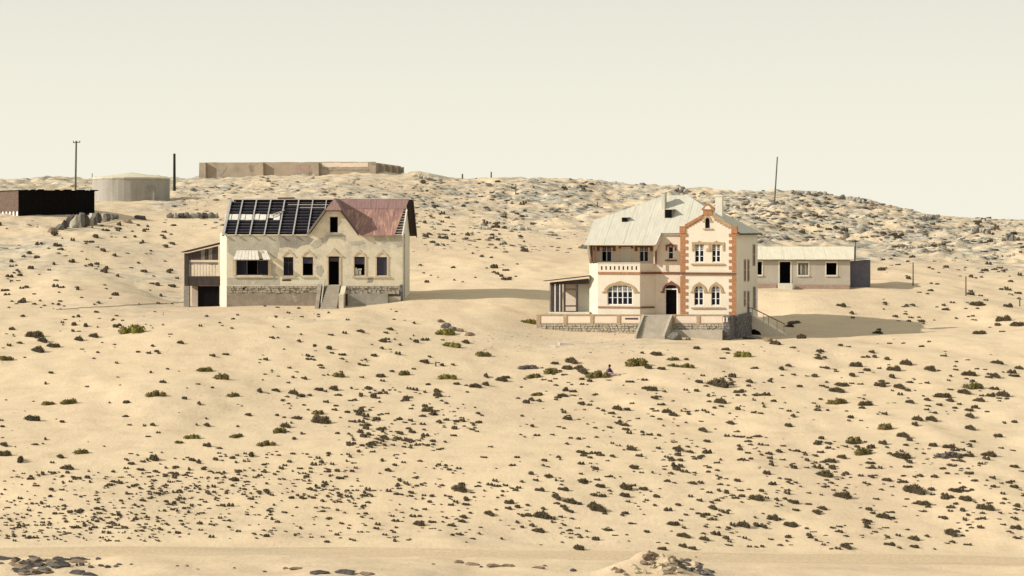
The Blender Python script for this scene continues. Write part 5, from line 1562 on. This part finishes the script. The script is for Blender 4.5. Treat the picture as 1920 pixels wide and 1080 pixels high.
def join_mass(name, items, mats, label=None):
    cache = {}
    V, LI, LS, MI, kv, kl = [], [], [], [], 0, 0
    for me, p, s, rot in items:
        if me.name not in cache:
            v = np.empty(len(me.vertices) * 3, np.float32); me.vertices.foreach_get('co', v)
            li = np.empty(len(me.loops), np.int32); me.loops.foreach_get('vertex_index', li)
            lt = np.empty(len(me.polygons), np.int32); me.polygons.foreach_get('loop_total', lt)
            mi = np.empty(len(me.polygons), np.int32); me.polygons.foreach_get('material_index', mi)
            cache[me.name] = (v.reshape(-1, 3), li, lt, mi)
        v, li, lt, mi = cache[me.name]
        c, sn = math.cos(rot), math.sin(rot)
        q = v * np.array(s, np.float32)
        V.append(np.stack([q[:, 0] * c - q[:, 1] * sn + p.x, q[:, 0] * sn + q[:, 1] * c + p.y, q[:, 2] + p.z - .02], -1))
        LI.append(li + kv); LS.append(lt); MI.append(mi)
        kv += len(v)
    V, LI, LS, MI = np.concatenate(V), np.concatenate(LI), np.concatenate(LS), np.concatenate(MI)
    me = bpy.data.meshes.new(name)
    me.vertices.add(len(V)); me.vertices.foreach_set('co', V.astype(np.float32).ravel())
    me.loops.add(len(LI)); me.loops.foreach_set('vertex_index', LI.astype(np.int32))
    me.polygons.add(len(LS))
    me.polygons.foreach_set('loop_start', np.r_[0, np.cumsum(LS)[:-1]].astype(np.int32))
    me.polygons.foreach_set('loop_total', LS.astype(np.int32))
    me.polygons.foreach_set('material_index', MI.astype(np.int32))
    me.update(calc_edges=True)
    for m in mats: me.materials.append(MT[m])
    o = bpy.data.objects.new(name, me)
    COL.objects.link(o)
    o['kind'] = 'stuff'
    if label: o['label'] = label
    return o
single_out(LABS)
join_mass('scrub', STUFF, ('shrub_dry', 'shrub_core'), 'small dry scrub tufts scattered thickly over the sand slopes')

# ------------------------------------------------------------------ rocks
def rock_mesh(name, seed, mat, flat=.5, n=22):
    r = random.Random(seed)
    bm = bmesh.new()
    for i in range(n):
        t, u = r.uniform(0, 2 * math.pi), r.uniform(-1, 1)
        q = math.sqrt(1 - u * u)
        k = r.uniform(.72, 1.0)
        bm.verts.new((q * math.cos(t) * k, q * math.sin(t) * k * r.uniform(.8, 1), u * k * flat + flat * .35))
    bmesh.ops.convex_hull(bm, input=bm.verts)
    loose = [v for v in bm.verts if not v.link_faces]
    bmesh.ops.delete(bm, geom=loose, context='VERTS')
    me = bpy.data.meshes.new(name)
    bm.to_mesh(me); bm.free()
    me.materials.append(MT[mat])
    return me
RM = {k: [rock_mesh('rock_' + k, 50 * j + i, k, (.24, .34, .46, .28)[i % 4]) for i in range(6)] for j, k in enumerate(('rock_pale', 'rock_grey', 'rock_brown', 'rock_slate', 'rock_sand'))}
RB = [(335, 336, 840, 425, 640, 4, 13), (780, 340, 1110, 470, 780, 4, 15), (1100, 340, 1300, 400, 130, 4, 14), (1280, 360, 1440, 452, 380, 4, 15), (1400, 366, 1920, 460, 1500, 4, 18), (1640, 440, 1920, 510, 260, 4, 15), (0, 346, 180, 358, 40, 4, 12), (0, 410, 345, 480, 90, 4, 11),
      (320, 338, 375, 420, 60, 4, 11), (880, 616, 1230, 668, 260, 2.5, 7), (480, 572, 600, 600, 40, 3, 7), (1330, 636, 1500, 664, 40, 3, 7), (480, 572, 600, 600, 22, 3, 7)]
rng = random.Random(33)
rocks = []
for (x0, y0, x1, y1, n, wa, wb) in RB:
    k = 0
    while k < n:
        cx, cy = rng.uniform(x0, x1), rng.uniform(y0, y1)
        for _ in range(rng.choice((1, 2, 3, 5, 7))):
            k += 1
            px, py = cx + rng.gauss(0, 13), cy + rng.gauss(0, 4)
            if any(a < px < c and b_ < py < d for a, b_, c, d in ((335, 440, 775, 580), (1100, 460, 1480, 612), (1395, 455, 1645, 545), (0, 350, 180, 410))): continue
            p = on_ground(px, py)
            if p is None or p.y > 415: continue
            w = wa * .75 + (wb - wa * .75) * rng.random() ** 3.0
            rocks.append((w, px, py, p, rng.choice(('rock_pale', 'rock_pale', 'rock_grey', 'rock_grey', 'rock_brown') if y0 < 560 else ('rock_pale', 'rock_brown'))))
rocks.sort(key=lambda r: -r[0])
def rzone(px, py):
    if py > 560: return 'on the sand in front of the painted house'
    if px < 345: return 'on the left slope around the black shed and the tank'
    if px < 790: return 'on the hill between the ruined house roof and the reservoir'
    if px < 1120: return 'on the hillside between the two houses'
    if px < 1450: return 'on the hill above the painted house roof'
    if py < 420: return 'along the upper right hillside'
    return 'on the lower right hillside above the long shed'
RW = {'rock_pale': 'pale rock', 'rock_grey': 'dark rock', 'rock_brown': 'brown rock'}
LABR = []
RSTUFF = {}
MASS = []
mats_ = ('rock_pale', 'rock_grey', 'rock_brown')
for i, (w, px, py, p, kn) in enumerate(rocks):
    r = w / F * p.y * .5
    s = Vector((r * rng.uniform(1.0, 1.35), r * rng.uniform(.8, 1.3), r * rng.uniform(.9, 1.5)))
    p = p - Vector((0, 0, s.z * rng.uniform(.0, .12)))
    me = rng.choice(RM[kn])
    rot = rng.gauss(0, .35)
    if i < 230:
        o = bpy.data.objects.new('rock', me)
        o.location = p; o.scale = s; o.rotation_euler = (rng.uniform(-.15, .15), rng.uniform(-.05, .3), rot)
        COL.objects.link(o)
        tag(o, RW[kn] + ' ' + rzone(px, py), 'rock', RW[kn].replace('rock', 'rocks') + ' ' + rzone(px, py))
        LABR.append((o, px, py, w, RW[kn]))
    else:
        RSTUFF.setdefault(kn, []).append((me, p, s, rot))
single_out(LABR)
for kn, it in RSTUFF.items():
    join_mass('stones', it, (kn,), {'rock_pale': 'loose pale stones strewn over the hillside', 'rock_grey': 'loose dark grey stones strewn over the hillside', 'rock_brown': 'loose brown stones strewn over the hillside'}[kn])

peb = [], []
for (x0, y0, x1, y1, n) in ((0, 420, 345, 690, 700), (780, 420, 1100, 545, 450), (1430, 400, 1920, 620, 1000), (335, 335, 840, 425, 500), (780, 338, 1440, 470, 900), (870, 610, 1500, 680, 500), (0, 690, 1920, 1020, 1400), (0, 1056, 1920, 1079, 500)):
    for _ in range(n):
        px, py = rng.uniform(x0, x1), rng.uniform(y0, y1)
        if any(a < px < c and b_ < py < d for a, b_, c, d in KEEP): continue
        p = on_ground(px, py)
        if p is None or p.y > 415: continue
        r = rng.uniform(1.2, 3.2) / F * p.y * .5
        k = 0 if rng.random() < .35 else 1
        peb[k].append((rng.choice(RM['rock_pale' if k == 0 else 'rock_brown']), p, Vector((r * 1.3, r, r)), rng.gauss(0, .5)))
join_mass('pebbles', peb[0], ('rock_pale',), 'pale pebbles strewn over the sand')
join_mass('pebbles', peb[1], ('rock_brown',), 'brown pebbles strewn over the sand')

def boulder(px, py, w, h, mat, label, group, lean=0.2, dmin=103, name='boulder'):
    p = on_ground(px, py, dmin)
    if p is None: return
    k = p.y / F
    o = bpy.data.objects.new(name, rng.choice(RM[mat]))
    o.location = p - Vector((0, 0, h * k * .1))
    top = max(v.co.z for v in o.data.vertices)
    o.scale = (w * k * .56, w * k * .45, h * k * 1.1 / top)
    o.rotation_euler = (0, lean, rng.uniform(-.3, .3))
    COL.objects.link(o)
    tag(o, label, 'boulder', group)
    return o
def outcrop(px, py, w, h, mat, label):
    """a broken ledge: several bedded blocks under one thing"""
    p = on_ground(px, py)
    if p is None: return
    k = p.y / F
    t = thing('outcrop', p, 0, label, 'rock outcrop')
    n = max(4, int(w / 4))
    for i in range(n):
        f = (i + rng.uniform(.1, .9)) / n - .5
        x, y = f * w * k * 1.1, rng.uniform(-.5, .5) * w * k * .3
        hh = h * k * (1 - 1.5 * f * f) * rng.uniform(.45, 1.05)
        ww = w * k / n * rng.uniform(.8, 1.7)
        o = bpy.data.objects.new('rock', rng.choice(RM[rng.choice((mat, mat, 'rock_pale'))]))
        top = max(v.co.z for v in o.data.vertices)
        o.location = (x, y, gz(p.x + x, p.y + y) - p.z - hh * .15)
        o.scale = (ww, ww * rng.uniform(.6, 1.1), hh / top)
        o.rotation_euler = (rng.uniform(-.2, .2), rng.uniform(-.1, .35), rng.uniform(-.6, .6))
        COL.objects.link(o)
        o.parent = t
    return t

def numbered(specs, noun, where, group, name='boulder', lean=.2):
    objs = []
    specs = sorted(specs)
    for i, q in enumerate(specs):
        o = boulder(*q, 'x', group, lean, name=name)
        if o: objs.append(o)
    n = len(objs)
    for i, o in enumerate(objs):
        q = 'leftmost' if i == 0 else ('rightmost' if i == n - 1 else (ORD[i] if i < 16 else str(i + 1) + 'th') + ' from left')
        o['label'] = q + ' of the ' + noun + ' ' + where
numbered(((128, 426, 18, 26, 'rock_slate'), (138, 427, 18, 26, 'rock_pale'), (149, 425, 22, 27, 'rock_grey'), (158, 424, 20, 24, 'rock_slate'), (166, 423, 18, 24, 'rock_pale'), (174, 421, 18, 22, 'rock_grey'), (183, 418, 17, 20, 'rock_slate'), (192, 416, 16, 17, 'rock_pale'), (200, 414, 14, 14, 'rock_slate'),
          (208, 412, 16, 11, 'rock_grey'), (216, 411, 12, 9, 'rock_grey'), (112, 431, 18, 11, 'rock_grey'), (98, 435, 20, 9, 'rock_brown'), (120, 429, 16, 17, 'rock_slate')), 'upright boulders', 'in the outcrop beside the black shed', 'boulders of the outcrop by the black shed')
numbered([(x, 409, w, 11, m) for x, w, m in ((318, 14, 'rock_grey'), (327, 16, 'rock_pale'), (338, 15, 'rock_slate'), (349, 16, 'rock_grey'), (360, 14, 'rock_pale'), (371, 17, 'rock_grey'), (383, 15, 'rock_slate'), (395, 16, 'rock_grey'), (404, 12, 'rock_pale'))], 'low boulders', 'in the row beside the ruined house roof', 'boulders in the row left of the ruined house')
boulder(262, 411, 28, 8, 'rock_slate', 'dark flat boulder between the outcrop and the low boulder row', None)
boulder(240, 418, 22, 8, 'rock_brown', 'brown flat boulder right of the upright boulder outcrop', None)
for x, y, w, h, m, lab in ((1277, 362, 26, 12, 'rock_grey', 'dark boulder on the skyline above the painted house roof'), (800, 336, 26, 10, 'rock_grey', 'dark sloping rock on the skyline right of the reservoir'), (785, 332, 22, 8, 'rock_pale', 'pale rock on the skyline close to the reservoir'),
                           (1535, 366, 46, 10, 'rock_grey', 'long dark rock slab on the right skyline'), (1500, 364, 30, 7, 'rock_grey', 'flat dark rock near the leaning mast on the skyline'),
                           (1608, 378, 26, 11, 'rock_pale', 'pale knob of rock on the right skyline'), (1580, 374, 22, 9, 'rock_grey', 'dark knob of rock left of the pale one on the right skyline'), (1632, 383, 22, 7, 'rock_grey', 'dark knob of rock right of the pale one on the right skyline'),
                           (1738, 412, 44, 14, 'rock_grey', 'big dark outcrop high on the right hillside'), (1842, 436, 40, 16, 'rock_grey', 'big dark outcrop at far right of the hillside'), (1892, 452, 36, 16, 'rock_grey', 'dark outcrop nearest the right edge of the hillside'),
                           (1700, 466, 44, 9, 'rock_grey', 'long dark ledge of rock on the slope right of the long shed'), (1885, 482, 30, 12, 'rock_grey', 'dark rock low on the far right slope'), (1455, 384, 30, 12, 'rock_grey', 'dark rock at the foot of the leaning mast'),
                           (1420, 412, 30, 10, 'rock_grey', 'dark rock behind the painted house right eave'), (975, 432, 34, 12, 'rock_pale', 'larger pale outcrop on the hillside between the houses'), (905, 430, 30, 9, 'rock_pale', 'smaller pale outcrop left of the larger one between the houses'),
                           (815, 421, 18, 9, 'rock_grey', 'dark rock just right of the rusty roof'), (1040, 395, 30, 7, 'rock_grey', 'flat dark rock high on the hill between the houses'), (1095, 466, 20, 10, 'rock_grey', 'dark rock left of the grey roof eave')):
    outcrop(x, y, w, h, m, lab)
# rubble streak between the houses and rubble by the terrace
for x, y, w, h, m, lab in ((826, 605, 16, 6, 'rock_brown', 'uppermost small stone of the rubble streak between the houses'), (836, 616, 22, 10, 'rock_grey', 'largest grey stone of the rubble streak between the houses'), (848, 620, 18, 8, 'rock_grey', 'grey stone right of the largest in the rubble streak'),
                           (862, 622, 16, 6, 'rock_brown', 'brown stone at the lower end of the rubble streak'), (880, 630, 20, 6, 'rock_brown', 'flat brown stone right of the flat yellow green bush'), (1266, 637, 30, 14, 'rock_grey', 'grey boulder at the right foot of the terrace ramp'),
                           (1410, 636, 40, 7, 'rock_grey', 'dark flat rubble by the foot of the dark stone pier'), (1440, 640, 22, 6, 'rock_brown', 'brown flat rubble below the side stair'), (1290, 638, 12, 5, 'rock_brown', 'small brown stone right of the boulder by the ramp')):
    boulder(x, y, w, h, m, lab, None, .1)
# pale block and litter in front of the terrace
mb = MB()
p = on_ground(1060, 648); k = p.y / F
mb.box(-12 * k, 12 * k, -.15, .25, -.1, 4 * k)
o = mb.build('concrete_block', 'board_white'); o.location = p; o.rotation_euler = (0, .05, .15); tag(o, 'long pale concrete block lying on the sand in front of the terrace', 'block')
mb = MB(); p = on_ground(1035, 652); mb.box(-7 * k, 7 * k, -.12, .2, -.1, 3.4 * k)
o = mb.build('concrete_block', 'board_white'); o.location = p; o.rotation_euler = (.05, -.05, -.1); tag(o, 'short pale broken block left of the long one before the terrace', 'block')
# heaps at the bottom of the picture
def pile(px, py, specs, label):
    p = on_ground(px, py)
    t = thing('rock_outcrop', p, 0, label, 'rock outcrop')
    for x, y, w, h, mat in specs:
        q = on_ground(x, y)
        if q is None: continue
        k = q.y / F
        o = bpy.data.objects.new('rock', rng.choice(RM[mat]))
        top = max(v.co.z for v in o.data.vertices)
        o.location = q - p - Vector((0, 0, h * k * .15))
        o.scale = (w * k * .56, w * k * rng.uniform(.3, .6), h * k * 1.1 / top)
        o.rotation_euler = (rng.uniform(-.15, .15), rng.uniform(-.05, .3), rng.uniform(-.5, .5))
        COL.objects.link(o)
        o.parent = t
rng = random.Random(70)
pile(80, 1066, [(rng.gauss(70, 48), rng.uniform(1048, 1079), rng.uniform(12, 44), rng.uniform(3, 7), rng.choice(('rock_slate', 'rock_slate', 'rock_slate', 'rock_grey', 'rock_brown'))) for _ in range(48)] + [(rng.uniform(110, 190), rng.uniform(1046, 1066), rng.uniform(5, 16), rng.uniform(2, 5), 'rock_slate') for _ in range(14)],
     'dark layered slate outcrop in the bottom left corner of the photo')
pile(1225, 1070, [(1212, 1056, 24, 12, 'rock_brown'), (1216, 1048, 8, 11, 'rock_brown'), (1226, 1058, 8, 8, 'rock_brown')] + [(rng.gauss(1235, 26), rng.uniform(1044, 1079), rng.uniform(8, 26), rng.uniform(4, 9), rng.choice(('rock_sand', 'rock_sand', 'rock_sand', 'rock_brown'))) for _ in range(34)] +
     [(rng.uniform(1140, 1200), rng.uniform(1070, 1079), rng.uniform(6, 18), rng.uniform(3, 7), rng.choice(('rock_brown', 'rock_sand'))) for _ in range(10)] + [(1262 + t * 70 + rng.gauss(0, 8), 1054 + t * 24 + rng.gauss(0, 4), rng.uniform(10, 26), rng.uniform(3, 7), rng.choice(('rock_slate', 'rock_grey', 'rock_slate'))) for t in [rng.random() for _ in range(22)]],  # dark stones on the right put the heap's unlit side into colour
     'craggy cream rock heap with shade-coloured right flank beside the track')
rng = random.Random(71)
numbered([(px, rng.uniform(1058, 1079), w, w * .36, rng.choice(('rock_slate', 'rock_brown', 'rock_brown', 'rock_grey'))) for px, w in [(rng.uniform(195, 1125), rng.uniform(5, 14)) for _ in range(15)]], 'small stones', 'on the near bank along the bottom', 'stones along the near bank', name='rock', lean=.1)
numbered([(555, 1068, 30, 5, 'rock_brown'), (600, 1076, 40, 6, 'rock_slate'), (650, 1077, 50, 7, 'rock_slate'), (690, 1078, 36, 6, 'rock_brown'), (860, 1056, 22, 6, 'rock_brown'), (885, 1060, 30, 6, 'rock_brown'), (925, 1064, 34, 6, 'rock_brown'), (950, 1062, 22, 5, 'rock_brown'), (1010, 1066, 26, 4, 'rock_brown')], 'flat dark ledges', 'on the near bank at bottom centre', 'flat ledges on the near bank', lean=.05)
# ------------------------------------------------------------------ person crouching by the big olive bush
def person(px, py):
    p = on_ground(px, py)
    J = {'pelvis': (0, 0, .20, .13), 'chest': (-.10, -.05, .50, .15), 'neck': (-.16, -.07, .68, .055), 'head': (-.18, -.10, .80, .095), 'crown': (-.19, -.10, .88, .07),
         'ls': (-.14, .11, .60, .06), 'le': (-.36, .14, .42, .045), 'lh': (-.46, .02, .26, .035), 'rs': (-.10, -.20, .58, .06), 're': (-.28, -.28, .38, .045), 'rh': (-.44, -.18, .25, .035),
         'lk': (-.38, .12, .32, .075), 'la': (-.34, .12, .05, .05), 'lt': (-.50, .12, .03, .04), 'rk': (.34, -.22, .22, .075), 'ra': (.60, -.28, .06, .05), 'rt': (.70, -.32, .03, .04)}
    E = [('pelvis', 'chest'), ('chest', 'neck'), ('neck', 'head'), ('head', 'crown'), ('chest', 'ls'), ('ls', 'le'), ('le', 'lh'), ('chest', 'rs'), ('rs', 're'), ('re', 'rh'),
         ('pelvis', 'lk'), ('lk', 'la'), ('la', 'lt'), ('pelvis', 'rk'), ('rk', 'ra'), ('ra', 'rt')]
    names = list(J)
    me = bpy.data.meshes.new('person')
    me.from_pydata([J[n][:3] for n in names], [(names.index(a), names.index(b)) for a, b in E], [])
    o = bpy.data.objects.new('person', me)
    COL.objects.link(o)
    o.modifiers.new('skin', 'SKIN')
    sv = me.skin_vertices[0].data
    for i, n in enumerate(names): sv[i].radius = (J[n][3], J[n][3])
    sv[0].use_root = True
    s = o.modifiers.new('sub', 'SUBSURF'); s.levels = s.render_levels = 2
    dg = bpy.context.evaluated_depsgraph_get()
    nm = bpy.data.meshes.new_from_object(o.evaluated_get(dg))
    o.modifiers.clear()
    o.data = nm
    nm.materials.clear()
    for m in ('purple', 'trouser', 'skin', 'hair'): nm.materials.append(MT[m])
    for f in nm.polygons:
        c = f.center
        f.use_smooth = True
        f.material_index = 2 if (c.z > .70 or c.x < -.42 and c.z > .15) else (0 if (c.z > .30 and not (c.x < -.3 and abs(c.y - .12) < .1 and c.z < .40)) else 1)
    mb = MB()
    bm = bmesh.new(); bmesh.ops.create_icosphere(bm, subdivisions=2, radius=.118)
    for v in bm.verts:
        v.co = Vector((v.co.x * 1.0 + .03, v.co.y * .95, v.co.z)) if v.co.x > -.06 or v.co.z > .03 else v.co * .8
        v.co += Vector((-.165, -.095, .845))
    hm = bpy.data.meshes.new('hair'); bm.to_mesh(hm); bm.free(); hm.materials.append(MT['hair'])
    h = bpy.data.objects.new('hair', hm); COL.objects.link(h); h.parent = o
    o.location = p
    tag(o, 'person in a purple top crouching beside the large olive bush below the terrace', 'person')
person(1146, 706)
